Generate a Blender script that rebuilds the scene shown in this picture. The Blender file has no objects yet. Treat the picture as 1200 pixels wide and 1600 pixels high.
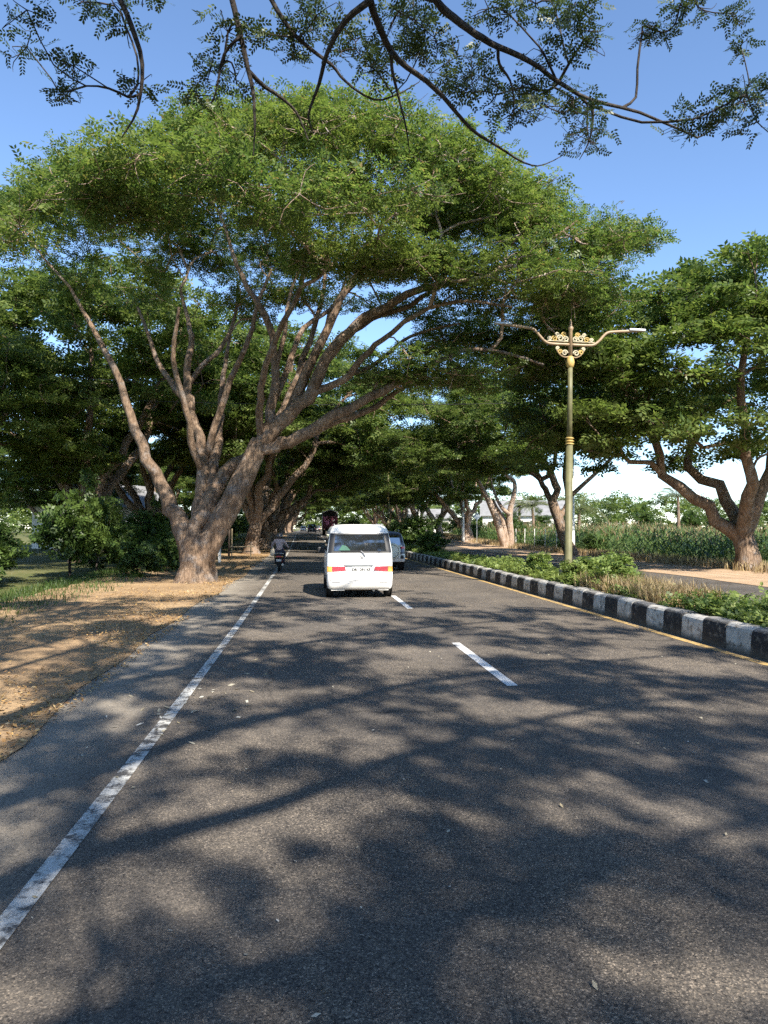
import bpy, bmesh, math, random
import numpy as np
from mathutils import Vector, Matrix

# ------------------------------------------------------------------ camera, sky, sun, exposure
S = bpy.context.scene
COL = S.collection
CAM_H = 1.75
FPX = 1109.0                                   # focal length in pixels of a 1600 px high frame
YAW, PITCH = math.atan(125 / FPX), math.atan(26 / FPX)
cam_d = bpy.data.cameras.new('camera')
cam_d.sensor_fit = 'VERTICAL'; cam_d.sensor_height = 24.0; cam_d.lens = FPX / 1600 * 24.0
cam_d.clip_start = 0.05; cam_d.clip_end = 5000
cam = bpy.data.objects.new('camera', cam_d); COL.objects.link(cam)
cam.location = (0, 0, CAM_H); cam.rotation_mode = 'XYZ'
cam.rotation_euler = (math.pi / 2 + PITCH, 0, -YAW)
S.camera = cam
CAM_R = np.array(cam.rotation_euler.to_matrix())

SUN_EL, SUN_AZ = math.radians(41), math.radians(21)      # azimuth: behind the camera, turned towards +x
to_sun = Vector((math.sin(SUN_AZ) * math.cos(SUN_EL), -math.cos(SUN_AZ) * math.cos(SUN_EL), math.sin(SUN_EL)))
W = bpy.data.worlds.new('World'); S.world = W; W.use_nodes = True
wn = W.node_tree.nodes; wn.clear()
sky = wn.new('ShaderNodeTexSky'); sky.sky_type = 'NISHITA'; sky.sun_disc = False
sky.sun_elevation = SUN_EL; sky.sun_rotation = math.atan2(to_sun.x, to_sun.y)
sky.air_density = 0.9; sky.dust_density = 0.0; sky.ozone_density = 4.0
bg = wn.new('ShaderNodeBackground'); bg.inputs['Strength'].default_value = 0.116
wo = wn.new('ShaderNodeOutputWorld')
W.node_tree.links.new(sky.outputs[0], bg.inputs[0]); W.node_tree.links.new(bg.outputs[0], wo.inputs[0])
sun_d = bpy.data.lights.new('sun', 'SUN'); sun_d.energy = 5.0; sun_d.angle = math.radians(0.53); sun_d.color = (1.0, 0.93, 0.82)
sun = bpy.data.objects.new('sun', sun_d); COL.objects.link(sun)
sun.rotation_euler = to_sun.to_track_quat('Z', 'Y').to_euler(); sun.location = (30, -60, 80)
S.view_settings.view_transform = 'Standard'; S.view_settings.look = 'None'
S.view_settings.gamma = 1.0; S.view_settings.use_curve_mapping = False
S.view_settings.exposure = 1.3
S.render.engine = 'CYCLES'
S.cycles.use_denoising = False
S.cycles.max_bounces = 5; S.cycles.diffuse_bounces = 3; S.cycles.glossy_bounces = 2; S.cycles.transmission_bounces = 3; S.cycles.transparent_max_bounces = 4
S.cycles.use_adaptive_sampling = True; S.cycles.adaptive_threshold = 0.02
S.cycles.sample_clamp_indirect = 6.0

# ------------------------------------------------------------------ helpers
def gz(y):
    """height of the ground along the road: flat, then a slow rise"""
    y = np.asarray(y, float)
    t = np.clip((y - 50) / 62, 0, 1)
    return t * t * (3 - 2 * t) * 0.95
def gzf(y): return float(gz(y))

def at(px, py, Y):
    d = CAM_R @ np.array([(px - 600) / FPX, (800 - py) / FPX, -1.0])
    t = Y / d[1]
    return np.array([0, 0, CAM_H]) + d * t

def proj(p):
    q = CAM_R.T @ (np.asarray(p, float) - np.array([0, 0, CAM_H]))
    return 600 + FPX * q[0] / -q[2], 800 - FPX * q[1] / -q[2]

def mesh_np(name, V, F, smooth=False):
    """V (n,3); F list of (m,k) int arrays"""
    me = bpy.data.meshes.new(name)
    if isinstance(F, np.ndarray): F = [F]
    V = np.asarray(V, np.float32)
    idx = np.concatenate([f.ravel() for f in F]).astype(np.int32)
    tot = np.concatenate([np.full(len(f), f.shape[1]) for f in F]).astype(np.int32)
    me.vertices.add(len(V)); me.vertices.foreach_set('co', V.ravel())
    me.loops.add(len(idx)); me.loops.foreach_set('vertex_index', idx)
    st = np.concatenate([[0], np.cumsum(tot)[:-1]]).astype(np.int32)
    me.polygons.add(len(tot)); me.polygons.foreach_set('loop_start', st)
    me.polygons.foreach_set('use_smooth', np.full(len(tot), bool(smooth)))
    me.update(calc_edges=True); me.validate()
    return me

def link(name, me, m=None, parent=None):
    o = bpy.data.objects.new(name, me); COL.objects.link(o)
    if m is not None and me is not None and len(me.materials) == 0: me.materials.append(m)
    if parent is not None: o.parent = parent
    return o

def tag(o, label=None, cat=None, group=None, kind=None):
    if label: o['label'] = label
    if cat: o['category'] = cat
    if group: o['group'] = group
    if kind: o['kind'] = kind
    return o

def empty(name, loc, rz=0.0):
    o = bpy.data.objects.new(name, None); COL.objects.link(o)
    o.location = loc; o.rotation_euler = (0, 0, rz); o.empty_display_size = 0.2
    return o

def copy_tree(o, parent=None):
    c = o.copy(); COL.objects.link(c); c.parent = parent
    for ch in list(o.children): copy_tree(ch, c)
    return c

class MB:
    """collects simple solids into one mesh"""
    def __init__(s): s.V = []; s.F = []
    def _add(s, V, F):
        n = len(s.V); s.V += [tuple(map(float, v)) for v in V]; s.F += [tuple(i + n for i in f) for f in F]; return s
    def box(s, x0, x1, y0, y1, z0, z1, ch=0.0):
        if ch <= 0:
            V = [(x, y, z) for z in (z0, z1) for y in (y0, y1) for x in (x0, x1)]
            return s._add(V, [(0, 2, 3, 1), (4, 5, 7, 6), (0, 1, 5, 4), (2, 6, 7, 3), (0, 4, 6, 2), (1, 3, 7, 5)])
        bm = bmesh.new()
        r = bmesh.ops.create_cube(bm, size=1.0)
        for v in bm.verts:
            v.co = Vector(((x0 + x1) / 2 + v.co.x * (x1 - x0), (y0 + y1) / 2 + v.co.y * (y1 - y0), (z0 + z1) / 2 + v.co.z * (z1 - z0)))
        bmesh.ops.bevel(bm, geom=bm.edges[:], offset=ch, segments=2, profile=0.5, affect='EDGES')
        bm.verts.index_update()
        s._add([v.co for v in bm.verts], [[v.index for v in f.verts] for f in bm.faces]); bm.free(); return s
    def tube(s, pts, rad, n=8, cap=True):
        pts = np.asarray(pts, float); rad = np.broadcast_to(np.asarray(rad, float), (len(pts),))
        V, F = tube_np(pts, rad, n)
        F = [tuple(f) for f in F]
        if cap:
            F.append(tuple(range(n))[::-1]); F.append(tuple(range((len(pts) - 1) * n, len(pts) * n)))
        return s._add(V, F)
    def lathe(s, prof, c=(0, 0, 0), axis='z', n=16, cap=True):
        V = []; F = []
        for (r, h) in prof:
            for k in range(n):
                a = 2 * math.pi * k / n
                p = (r * math.cos(a), r * math.sin(a), h)
                if axis == 'x': p = (p[2], p[0], p[1])
                if axis == 'y': p = (p[0], p[2], p[1])
                V.append((p[0] + c[0], p[1] + c[1], p[2] + c[2]))
        for i in range(len(prof) - 1):
            for k in range(n):
                F.append((i * n + k, i * n + (k + 1) % n, (i + 1) * n + (k + 1) % n, (i + 1) * n + k))
        if cap:
            F.append(tuple(range(n))[::-1]); F.append(tuple(range((len(prof) - 1) * n, len(prof) * n)))
        return s._add(V, F)
    def prism(s, poly, y0, y1, axis='y'):
        """poly in (x,z) extruded along y (or (y,z) along x with axis x)"""
        n = len(poly)
        if axis == 'y': V = [(p[0], y0, p[1]) for p in poly] + [(p[0], y1, p[1]) for p in poly]
        else: V = [(y0, p[0], p[1]) for p in poly] + [(y1, p[0], p[1]) for p in poly]
        F = [tuple(range(n)), tuple(range(n, 2 * n))[::-1]] + [(i, i + n, (i + 1) % n + n, (i + 1) % n) for i in range(n)]
        return s._add(V, F)
    def mesh(s, name, smooth=False):
        me = bpy.data.meshes.new(name); me.from_pydata(s.V, [], s.F)
        bm = bmesh.new(); bm.from_mesh(me); bmesh.ops.recalc_face_normals(bm, faces=bm.faces); bm.to_mesh(me); bm.free()
        if smooth:
            for p in me.polygons: p.use_smooth = True
        return me
    def build(s, name, m, parent=None, smooth=False):
        return link(name, s.mesh(name, smooth), m, parent)

def tube_np(P, R, n=6, rng=None, rough=0.0):
    P = np.asarray(P, float); m = len(P)
    T = np.gradient(P, axis=0); T /= np.linalg.norm(T, axis=1)[:, None] + 1e-9
    up = np.array([0, 0, 1.0]) if abs(T[0, 2]) < 0.9 else np.array([1.0, 0, 0])
    N = np.zeros((m, 3)); v = np.cross(T[0], up); N[0] = v / np.linalg.norm(v)
    for i in range(1, m):
        v = N[i - 1] - T[i] * np.dot(N[i - 1], T[i]); N[i] = v / (np.linalg.norm(v) + 1e-9)
    B = np.cross(T, N)
    a = np.arange(n) * 2 * math.pi / n
    rr = R[:, None] * np.ones((1, n))
    if rng is not None and rough > 0:
        lob = rng.uniform(-1, 1, n) * rough
        rr = rr * (1 + lob[None, :] + rng.uniform(-1, 1, (m, n)) * rough * 0.5)
    V = P[:, None, :] + rr[:, :, None] * (np.cos(a)[None, :, None] * N[:, None, :] + np.sin(a)[None, :, None] * B[:, None, :])
    i = np.arange(m - 1)[:, None] * n; k = np.arange(n)[None, :]
    F = np.stack([i + k, i + (k + 1) % n, i + n + (k + 1) % n, i + n + k], -1).reshape(-1, 4)
    return V.reshape(-1, 3), F

def catmull(P, per=4):
    P = np.asarray(P, float)
    Q = np.vstack([2 * P[0] - P[1], P, 2 * P[-1] - P[-2]])
    out = []
    for i in range(1, len(Q) - 2):
        for t in np.arange(per) / per:
            p0, p1, p2, p3 = Q[i - 1], Q[i], Q[i + 1], Q[i + 2]
            out.append(0.5 * ((2 * p1) + (-p0 + p2) * t + (2 * p0 - 5 * p1 + 4 * p2 - p3) * t * t + (-p0 + 3 * p1 - 3 * p2 + p3) * t ** 3))
    out.append(P[-1])
    return np.array(out)

# ------------------------------------------------------------------ materials
def nodes(name):
    m = bpy.data.materials.new(name); m.use_nodes = True
    nt = m.node_tree; nt.nodes.clear()
    out = nt.nodes.new('ShaderNodeOutputMaterial')
    return m, nt, out
def N(nt, t, **kw):
    n = nt.nodes.new(t)
    for k, v in kw.items(): setattr(n, k, v)
    return n
def ramp(nt, fac, stops):
    r = N(nt, 'ShaderNodeValToRGB'); nt.links.new(fac, r.inputs[0])
    e = r.color_ramp.elements
    while len(e) < len(stops): e.new(0.5)
    for i, (p, c) in enumerate(stops):
        e[i].position = p; e[i].color = (*c, 1) if len(c) == 3 else c
    return r.outputs[0]
def noise(nt, scale, detail=4, rough=0.55, vec=None, dist=0.0):
    t = N(nt, 'ShaderNodeTexNoise'); t.inputs['Scale'].default_value = scale; t.inputs['Detail'].default_value = detail
    t.inputs['Roughness'].default_value = rough; t.inputs['Distortion'].default_value = dist
    if vec is not None: nt.links.new(vec, t.inputs['Vector'])
    return t.outputs['Fac']
def mixc(nt, a, b, fac, mode='MIX'):
    m = N(nt, 'ShaderNodeMix', data_type='RGBA', blend_type=mode)
    for s, v in ((m.inputs[6], a), (m.inputs[7], b), (m.inputs[0], fac)):
        if isinstance(v, (int, float)): s.default_value = v
        elif isinstance(v, tuple): s.default_value = (*v, 1)
        else: nt.links.new(v, s)
    return m.outputs[2]
def math_(nt, op, a, b=0.0):
    m = N(nt, 'ShaderNodeMath', operation=op)
    for s, v in ((m.inputs[0], a), (m.inputs[1], b)):
        if isinstance(v, (int, float)): s.default_value = v
        else: nt.links.new(v, s)
    return m.outputs[0]
def bump(nt, h, strength, dist):
    b = N(nt, 'ShaderNodeBump'); b.inputs['Strength'].default_value = strength; b.inputs['Distance'].default_value = dist
    nt.links.new(h, b.inputs['Height']); return b.outputs[0]
def principled(nt, out, col, rough=0.7, normal=None, spec=0.4, metal=0.0, coat=0.0):
    p = N(nt, 'ShaderNodeBsdfPrincipled')
    if isinstance(col, tuple): p.inputs['Base Color'].default_value = (*col, 1)
    else: nt.links.new(col, p.inputs['Base Color'])
    if isinstance(rough, (int, float)): p.inputs['Roughness'].default_value = rough
    else: nt.links.new(rough, p.inputs['Roughness'])
    p.inputs['Specular IOR Level'].default_value = spec; p.inputs['Metallic'].default_value = metal
    p.inputs['Coat Weight'].default_value = coat
    if normal is not None: nt.links.new(normal, p.inputs['Normal'])
    if out is not None: nt.links.new(p.outputs[0], out.inputs[0])
    return p
def objco(nt):
    return N(nt, 'ShaderNodeTexCoord').outputs['Object']
def geopos(nt):
    return N(nt, 'ShaderNodeNewGeometry').outputs['Position']

def plain(name, col, rough=0.6, spec=0.4, metal=0.0, var=0.12, scale=6.0, coat=0.0, bmp=0.0):
    m, nt, out = nodes(name)
    f = noise(nt, scale, 5, 0.6, objco(nt))
    c = ramp(nt, f, [(0.3, tuple(x * (1 - var) for x in col)), (0.7, tuple(min(1, x * (1 + var)) for x in col))])
    nrm = bump(nt, noise(nt, scale * 8, 3, 0.6, objco(nt)), bmp, 0.01) if bmp else None
    principled(nt, out, c, rough, nrm, spec, metal, coat)
    return m

def leaf_mat(name, stops, trans=0.35, big=0.25, rough=0.45, tint=(0.10, 0.13, 0.02)):
    m, nt, out = nodes(name)
    g = N(nt, 'ShaderNodeNewGeometry')
    c = ramp(nt, g.outputs['Random Per Island'], stops)
    f = noise(nt, big, 2, 0.5, g.outputs['Position'])
    f2 = math_(nt, 'MULTIPLY', math_(nt, 'SUBTRACT', f, 0.42), 2.2)
    f2n = N(nt, 'ShaderNodeClamp'); nt.links.new(f2, f2n.inputs[0])
    c = mixc(nt, c, tint, math_(nt, 'MULTIPLY', f2n.outputs[0], 0.55))
    p = principled(nt, None, c, rough, None, 0.35)
    t = N(nt, 'ShaderNodeBsdfTranslucent')
    hs = N(nt, 'ShaderNodeHueSaturation'); hs.inputs['Saturation'].default_value = 1.1; hs.inputs['Value'].default_value = 1.5
    nt.links.new(c, hs.inputs['Color']); nt.links.new(hs.outputs[0], t.inputs[0])
    mx = N(nt, 'ShaderNodeMixShader'); mx.inputs[0].default_value = trans
    nt.links.new(p.outputs[0], mx.inputs[1]); nt.links.new(t.outputs[0], mx.inputs[2]); nt.links.new(mx.outputs[0], out.inputs[0])
    return m

def asphalt(name, light=1.0, edges=True):
    m, nt, out = nodes(name)
    pos = geopos(nt)
    big = noise(nt, 0.55, 5, 0.6, pos)
    med = noise(nt, 6.0, 4, 0.6, pos)
    fine = noise(nt, 95.0, 2, 0.6, pos)
    v = N(nt, 'ShaderNodeTexVoronoi'); v.inputs['Scale'].default_value = 140.0; nt.links.new(pos, v.inputs['Vector'])
    sep = N(nt, 'ShaderNodeSeparateColor'); nt.links.new(v.outputs['Color'], sep.inputs[0])
    base = ramp(nt, big, [(0.3, (0.092 * light, 0.084 * light, 0.076 * light)), (0.7, (0.150 * light, 0.134 * light, 0.117 * light))])
    stone = ramp(nt, sep.outputs[0], [(0.0, (0.3, 0.3, 0.3)), (0.35, (0.75, 0.74, 0.72)), (0.8, (1.25, 1.2, 1.1)), (0.93, (2.1, 1.95, 1.75)), (1.0, (2.9, 2.75, 2.5))])
    smooth = ramp(nt, noise(nt, 0.33, 3, 0.5, pos), [(0.40, (0.5, 0.5, 0.5)), (0.56, (1, 1, 1))])
    col = mixc(nt, base, stone, smooth, 'MULTIPLY')
    dk = ramp(nt, v.outputs['Distance'], [(0.0, (1, 1, 1)), (0.6, (1, 1, 1)), (0.9, (0.55, 0.55, 0.56))])
    col = mixc(nt, col, dk, 0.5, 'MULTIPLY')
    col = mixc(nt, col, ramp(nt, med, [(0.35, (0.78, 0.78, 0.8)), (0.65, (1.15, 1.13, 1.1))]), 0.8, 'MULTIPLY')
    # wheel-track polish and old oil drips: bands along the lanes
    sx = N(nt, 'ShaderNodeSeparateXYZ'); nt.links.new(pos, sx.inputs[0])
    st = N(nt, 'ShaderNodeCombineXYZ'); nt.links.new(math_(nt, 'MULTIPLY', sx.outputs[0], 1.1), st.inputs[0]); nt.links.new(math_(nt, 'MULTIPLY', sx.outputs[1], 0.03), st.inputs[1])
    band = noise(nt, 1.0, 3, 0.5, st.outputs[0])
    col = mixc(nt, col, ramp(nt, band, [(0.35, (0.8, 0.8, 0.82)), (0.65, (1.15, 1.12, 1.08))]), 0.7, 'MULTIPLY')
    # cracks
    vc = N(nt, 'ShaderNodeTexVoronoi', feature='DISTANCE_TO_EDGE'); vc.inputs['Scale'].default_value = 0.45
    wv = N(nt, 'ShaderNodeTexNoise'); wv.inputs['Scale'].default_value = 1.4; nt.links.new(pos, wv.inputs['Vector'])
    nt.links.new(mixc(nt, pos, wv.outputs['Color'], 0.45), vc.inputs['Vector'])
    crk = ramp(nt, vc.outputs['Distance'], [(0.0, (0.35, 0.35, 0.36)), (0.004, (0.6, 0.6, 0.6)), (0.009, (1, 1, 1))])
    cm = ramp(nt, noise(nt, 0.21, 2, 0.5, pos), [(0.5, (0, 0, 0)), (0.6, (1, 1, 1))])
    col = mixc(nt, col, mixc(nt, col, crk, 1.0, 'MULTIPLY'), math_(nt, 'MULTIPLY', cm, 0.8))
    # dust lying on the shoulder and in the gutter
    dn = math_(nt, 'MULTIPLY', math_(nt, 'SUBTRACT', noise(nt, 1.3, 6, 0.7, pos), 0.5), 1.6)
    dl = ramp(nt, math_(nt, 'ADD', math_(nt, 'MULTIPLY', math_(nt, 'ADD', sx.outputs[0], 3.0), 0.25), math_(nt, 'MULTIPLY', dn, 0.25)), [(0.2, (1, 1, 1)), (0.46, (0, 0, 0))])
    dr = ramp(nt, math_(nt, 'ADD', math_(nt, 'MULTIPLY', math_(nt, 'SUBTRACT', sx.outputs[0], 5.6), 1.4), math_(nt, 'MULTIPLY', dn, 0.3)), [(0.3, (0, 0, 0)), (0.75, (1, 1, 1))])
    if edges:
        col = mixc(nt, col, (0.31, 0.275, 0.225), math_(nt, 'MULTIPLY', dl, 0.72))
        col = mixc(nt, col, (0.20, 0.17, 0.135), math_(nt, 'MULTIPLY', dr, 0.6))
    pit = noise(nt, 46.0, 3, 0.65, pos)
    col = mixc(nt, col, ramp(nt, pit, [(0.34, (0.28, 0.28, 0.3)), (0.45, (1.05, 1.04, 1.02))]), 0.85, 'MULTIPLY')
    h = math_(nt, 'ADD', math_(nt, 'MULTIPLY', sep.outputs[1], 0.35), math_(nt, 'MULTIPLY', math_(nt, 'ADD', fine, pit), 0.7))
    principled(nt, out, col, 0.8, bump(nt, h, 0.6, 0.008), 0.3)
    return m

def paint_mat(name, col, wear=0.45, scale=9.0, under=(0.09, 0.085, 0.08)):
    m, nt, out = nodes(name)
    pos = geopos(nt)
    f = noise(nt, scale, 8, 0.72, pos); f2 = noise(nt, 0.7, 2, 0.5, pos)
    k = math_(nt, 'ADD', math_(nt, 'MULTIPLY', f, 0.75), math_(nt, 'MULTIPLY', f2, 0.25))
    msk = ramp(nt, k, [(wear - 0.06, (0, 0, 0)), (wear + 0.03, (1, 1, 1))])
    c = ramp(nt, noise(nt, 30, 3, 0.6, pos), [(0.3, tuple(x * 0.78 for x in col)), (0.7, col)])
    c = mixc(nt, under, c, msk)
    principled(nt, out, c, 0.65, bump(nt, noise(nt, 80, 2, 0.6, pos), 0.4, 0.006), 0.35)
    return m

def ground_mat(name, stops, s1=0.5, s2=14.0, bmpd=0.03):
    m, nt, out = nodes(name)
    pos = geopos(nt)
    a = noise(nt, s1, 6, 0.65, pos); b = noise(nt, s2, 6, 0.7, pos)
    k = math_(nt, 'ADD', math_(nt, 'MULTIPLY', a, 0.55), math_(nt, 'MULTIPLY', b, 0.45))
    c = ramp(nt, k, stops)
    principled(nt, out, c, 0.95, bump(nt, b, 0.8, bmpd), 0.15)
    return m

def bark_mat(name, c0, c1, c2):
    m, nt, out = nodes(name)
    co = objco(nt)
    mp = N(nt, 'ShaderNodeMapping'); mp.inputs['Scale'].default_value = (1, 1, 0.28); nt.links.new(co, mp.inputs[0])
    a = noise(nt, 9.0, 7, 0.7, mp.outputs[0], 0.6); b = noise(nt, 1.1, 3, 0.5, co)
    k = math_(nt, 'ADD', math_(nt, 'MULTIPLY', a, 0.7), math_(nt, 'MULTIPLY', b, 0.3))
    c = ramp(nt, k, [(0.34, c0), (0.5, c1), (0.66, c2)])
    g = tuple(x * .8 + y_ * .2 for x, y_ in zip((sum(c2) / 3,) * 3, c2))
    c = mixc(nt, c, g, math_(nt, 'MULTIPLY', ramp(nt, noise(nt, 2.6, 6, 0.7, co), [(0.52, (0, 0, 0)), (0.66, (1, 1, 1))]), 0.6))
    fz = N(nt, 'ShaderNodeTexVoronoi', feature='DISTANCE_TO_EDGE'); fz.inputs['Scale'].default_value = 12.0
    mp2 = N(nt, 'ShaderNodeMapping'); mp2.inputs['Scale'].default_value = (1, 1, 0.22); nt.links.new(mixc(nt, co, N(nt, 'ShaderNodeTexNoise').outputs['Color'], 0.12), mp2.inputs[0]); nt.links.new(mp2.outputs[0], fz.inputs['Vector'])
    fis = ramp(nt, fz.outputs['Distance'], [(0.0, (0.45, 0.43, 0.42)), (0.09, (1, 1, 1))])
    c = mixc(nt, c, fis, 0.4, 'MULTIPLY')
    hh = math_(nt, 'ADD', a, math_(nt, 'MULTIPLY', fis, 0.25))
    principled(nt, out, c, 0.9, bump(nt, hh, 1.0, 0.07), 0.2)
    return m

M = {}
M['asphalt'] = asphalt('asphalt'); M['asphalt_far'] = asphalt('asphalt_old', 0.85, False)
M['white_line'] = paint_mat('white_road_paint', (0.60, 0.59, 0.55), 0.50)
M['dash'] = paint_mat('white_dash_paint', (0.78, 0.77, 0.74), 0.40)
M['yellow_line'] = paint_mat('yellow_road_paint', (0.55, 0.37, 0.14), 0.47)
def kerb_paint(name, col, wear):
    m, nt, out = nodes(name)
    pos = geopos(nt); co = objco(nt)
    sz_ = N(nt, 'ShaderNodeSeparateXYZ'); nt.links.new(co, sz_.inputs[0])
    f = noise(nt, 8.0, 8, 0.72, pos)
    c = ramp(nt, noise(nt, 3.0, 4, 0.6, pos), [(0.3, tuple(x * 0.7 for x in col)), (0.7, col)])
    c = mixc(nt, (0.17, 0.155, 0.135), c, ramp(nt, f, [(wear - .06, (0, 0, 0)), (wear + .05, (1, 1, 1))]))
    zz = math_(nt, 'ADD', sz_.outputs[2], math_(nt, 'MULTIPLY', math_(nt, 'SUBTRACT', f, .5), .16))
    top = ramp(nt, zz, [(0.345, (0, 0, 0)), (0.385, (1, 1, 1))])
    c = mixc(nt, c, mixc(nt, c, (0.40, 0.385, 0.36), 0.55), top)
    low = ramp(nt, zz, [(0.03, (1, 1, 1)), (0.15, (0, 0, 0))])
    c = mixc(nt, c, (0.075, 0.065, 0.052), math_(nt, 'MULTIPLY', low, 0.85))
    principled(nt, out, c, 0.85, bump(nt, noise(nt, 60, 3, 0.6, pos), 0.5, 0.008), 0.25)
    return m
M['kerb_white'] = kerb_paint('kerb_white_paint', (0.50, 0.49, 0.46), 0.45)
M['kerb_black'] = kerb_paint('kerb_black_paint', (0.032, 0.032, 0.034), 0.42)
M['concrete'] = plain('weathered_concrete', (0.34, 0.32, 0.28), 0.9, 0.2, var=0.25, scale=3, bmp=0.4)
M['dirt'] = ground_mat('roadside_dirt', [(0.3, (0.15, 0.10, 0.06)), (0.47, (0.28, 0.19, 0.11)), (0.6, (0.39, 0.27, 0.15)), (0.75, (0.34, 0.26, 0.18))])
M['tan_dirt'] = ground_mat('pale_dirt', [(0.3, (0.24, 0.16, 0.10)), (0.5, (0.40, 0.28, 0.18)), (0.7, (0.48, 0.36, 0.25))])
M['soil'] = ground_mat('median_soil', [(0.3, (0.06, 0.045, 0.03)), (0.6, (0.13, 0.10, 0.06))])
M['field'] = ground_mat('field_ground', [(0.3, (0.06, 0.075, 0.025)), (0.5, (0.10, 0.11, 0.04)), (0.7, (0.2, 0.16, 0.08))], 0.08, 3.0)
M['bark'] = bark_mat('rain_tree_bark', (0.07, 0.048, 0.033), (0.19, 0.13, 0.088), (0.34, 0.245, 0.17))
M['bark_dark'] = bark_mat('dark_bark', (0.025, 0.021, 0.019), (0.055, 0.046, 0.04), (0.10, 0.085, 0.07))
M['bark_pale'] = bark_mat('pale_bark', (0.16, 0.11, 0.075), (0.36, 0.26, 0.19), (0.52, 0.40, 0.31))
G0 = [(0.0, (0.045, 0.08, 0.022)), (0.4, (0.082, 0.132, 0.032)), (0.75, (0.125, 0.178, 0.043)), (0.96, (0.19, 0.225, 0.065)), (1.0, (0.25, 0.17, 0.07))]
M['leaf'] = leaf_mat('rain_tree_leaf', G0, trans=0.48, tint=(0.165, 0.195, 0.045))
M['leaf_far'] = leaf_mat('avenue_leaf', [(0.0, (0.045, 0.078, 0.022)), (0.5, (0.09, 0.138, 0.034)), (1.0, (0.175, 0.215, 0.06))], big=0.15, trans=.46, tint=(0.16, 0.19, 0.045))
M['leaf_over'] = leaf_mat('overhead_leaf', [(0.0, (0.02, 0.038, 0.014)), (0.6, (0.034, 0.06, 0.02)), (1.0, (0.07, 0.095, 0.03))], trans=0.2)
M['leaf_bush'] = leaf_mat('bush_leaf', [(0.0, (0.022, 0.045, 0.012)), (0.5, (0.045, 0.085, 0.02)), (1.0, (0.09, 0.14, 0.035))], trans=0.3, big=0.6)
M['leaf_cover'] = leaf_mat('ground_cover_leaf', [(0.0, (0.075, 0.12, 0.03)), (0.5, (0.15, 0.215, 0.055)), (1.0, (0.25, 0.3, 0.09))], trans=0.35, big=0.8, tint=(0.2, 0.22, 0.05))
M['leaf_corn'] = leaf_mat('corn_leaf', [(0.0, (0.05, 0.095, 0.03)), (0.5, (0.085, 0.15, 0.05)), (1.0, (0.16, 0.21, 0.08))], trans=0.35, big=0.3)
M['leaf_palm'] = leaf_mat('palm_leaf', [(0.0, (0.05, 0.075, 0.025)), (0.5, (0.1, 0.13, 0.05)), (1.0, (0.2, 0.2, 0.09))], trans=0.25, big=0.3, tint=(0.15, 0.15, 0.06))
M['dry'] = leaf_mat('dry_grass_blade', [(0.0, (0.16, 0.11, 0.06)), (0.5, (0.30, 0.22, 0.12)), (1.0, (0.45, 0.36, 0.2))], trans=0.3, big=0.5, tint=(0.3, 0.24, 0.1))
M['litter'] = leaf_mat('fallen_leaf', [(0.0, (0.13, 0.07, 0.03)), (0.5, (0.34, 0.2, 0.08)), (0.85, (0.5, 0.33, 0.13)), (1.0, (0.55, 0.45, 0.28))], trans=0.1, big=0.7, tint=(0.4, 0.24, 0.09))
M['bit'] = leaf_mat('pale_road_debris', [(0.0, (0.3, 0.24, 0.14)), (0.6, (0.45, 0.42, 0.34)), (1.0, (0.6, 0.58, 0.52))], trans=0.1, big=0.7, tint=(0.4, 0.34, 0.2))
def dusty_paint(name, col):
    m, nt, out = nodes(name)
    co = objco(nt); sz_ = N(nt, 'ShaderNodeSeparateXYZ'); nt.links.new(co, sz_.inputs[0])
    f = noise(nt, 5.0, 6, 0.7, co)
    zz = math_(nt, 'ADD', sz_.outputs[2], math_(nt, 'MULTIPLY', math_(nt, 'SUBTRACT', f, .5), .5))
    d = ramp(nt, zz, [(0.15, (1, 1, 1)), (0.6, (0, 0, 0))])
    c = mixc(nt, col, (0.36, 0.30, 0.23), math_(nt, 'MULTIPLY', d, 0.45))
    principled(nt, out, c, 0.32, None, 0.5, 0.0, 0.4)
    return m
M['van_white'] = dusty_paint('white_car_paint', (0.80, 0.79, 0.76))
M['silver'] = plain('silver_car_paint', (0.50, 0.51, 0.52), 0.35, 0.5, metal=0.35, var=0.05, coat=0.4)
M['navy'] = plain('dark_blue_car_paint', (0.03, 0.035, 0.06), 0.3, 0.5, var=0.1, coat=0.5)
M['black_car'] = plain('black_car_paint', (0.02, 0.02, 0.023), 0.3, 0.5, var=0.1, coat=0.5)
M['grey_car'] = plain('dark_grey_car_paint', (0.07, 0.07, 0.075), 0.3, 0.5, var=0.1, coat=0.5)
M['glass'] = plain('tinted_window_glass', (0.018, 0.02, 0.022), 0.04, 1.0, var=0.05, coat=1.0)
M['glass'].node_tree.nodes['Principled BSDF'].inputs['IOR'].default_value = 2.1
M['black'] = plain('black_plastic', (0.018, 0.018, 0.02), 0.5, 0.4)
M['rubber'] = plain('tyre_rubber', (0.022, 0.021, 0.02), 0.85, 0.2, var=0.3, scale=10)
M['under'] = plain('underbody', (0.02, 0.018, 0.016), 0.9, 0.1)
M['chrome'] = plain('chrome_trim', (0.55, 0.56, 0.57), 0.22, 0.5, metal=0.9, var=0.08)
M['strip_grey'] = plain('grey_trim', (0.24, 0.25, 0.26), 0.3, 0.5, metal=0.5)
M['smoke_lens'] = plain('smoked_lamp_lens', (0.09, 0.10, 0.14), 0.15, 0.6, coat=0.6)
M['rim'] = plain('wheel_alloy', (0.4, 0.41, 0.42), 0.35, 0.5, metal=0.7)
M['red_lens'] = plain('red_lamp_lens', (0.50, 0.015, 0.03), 0.2, 0.6, var=0.1, coat=0.6)
M['amber_lens'] = plain('amber_lamp_lens', (0.75, 0.36, 0.05), 0.2, 0.6, var=0.1, coat=0.6)
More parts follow.
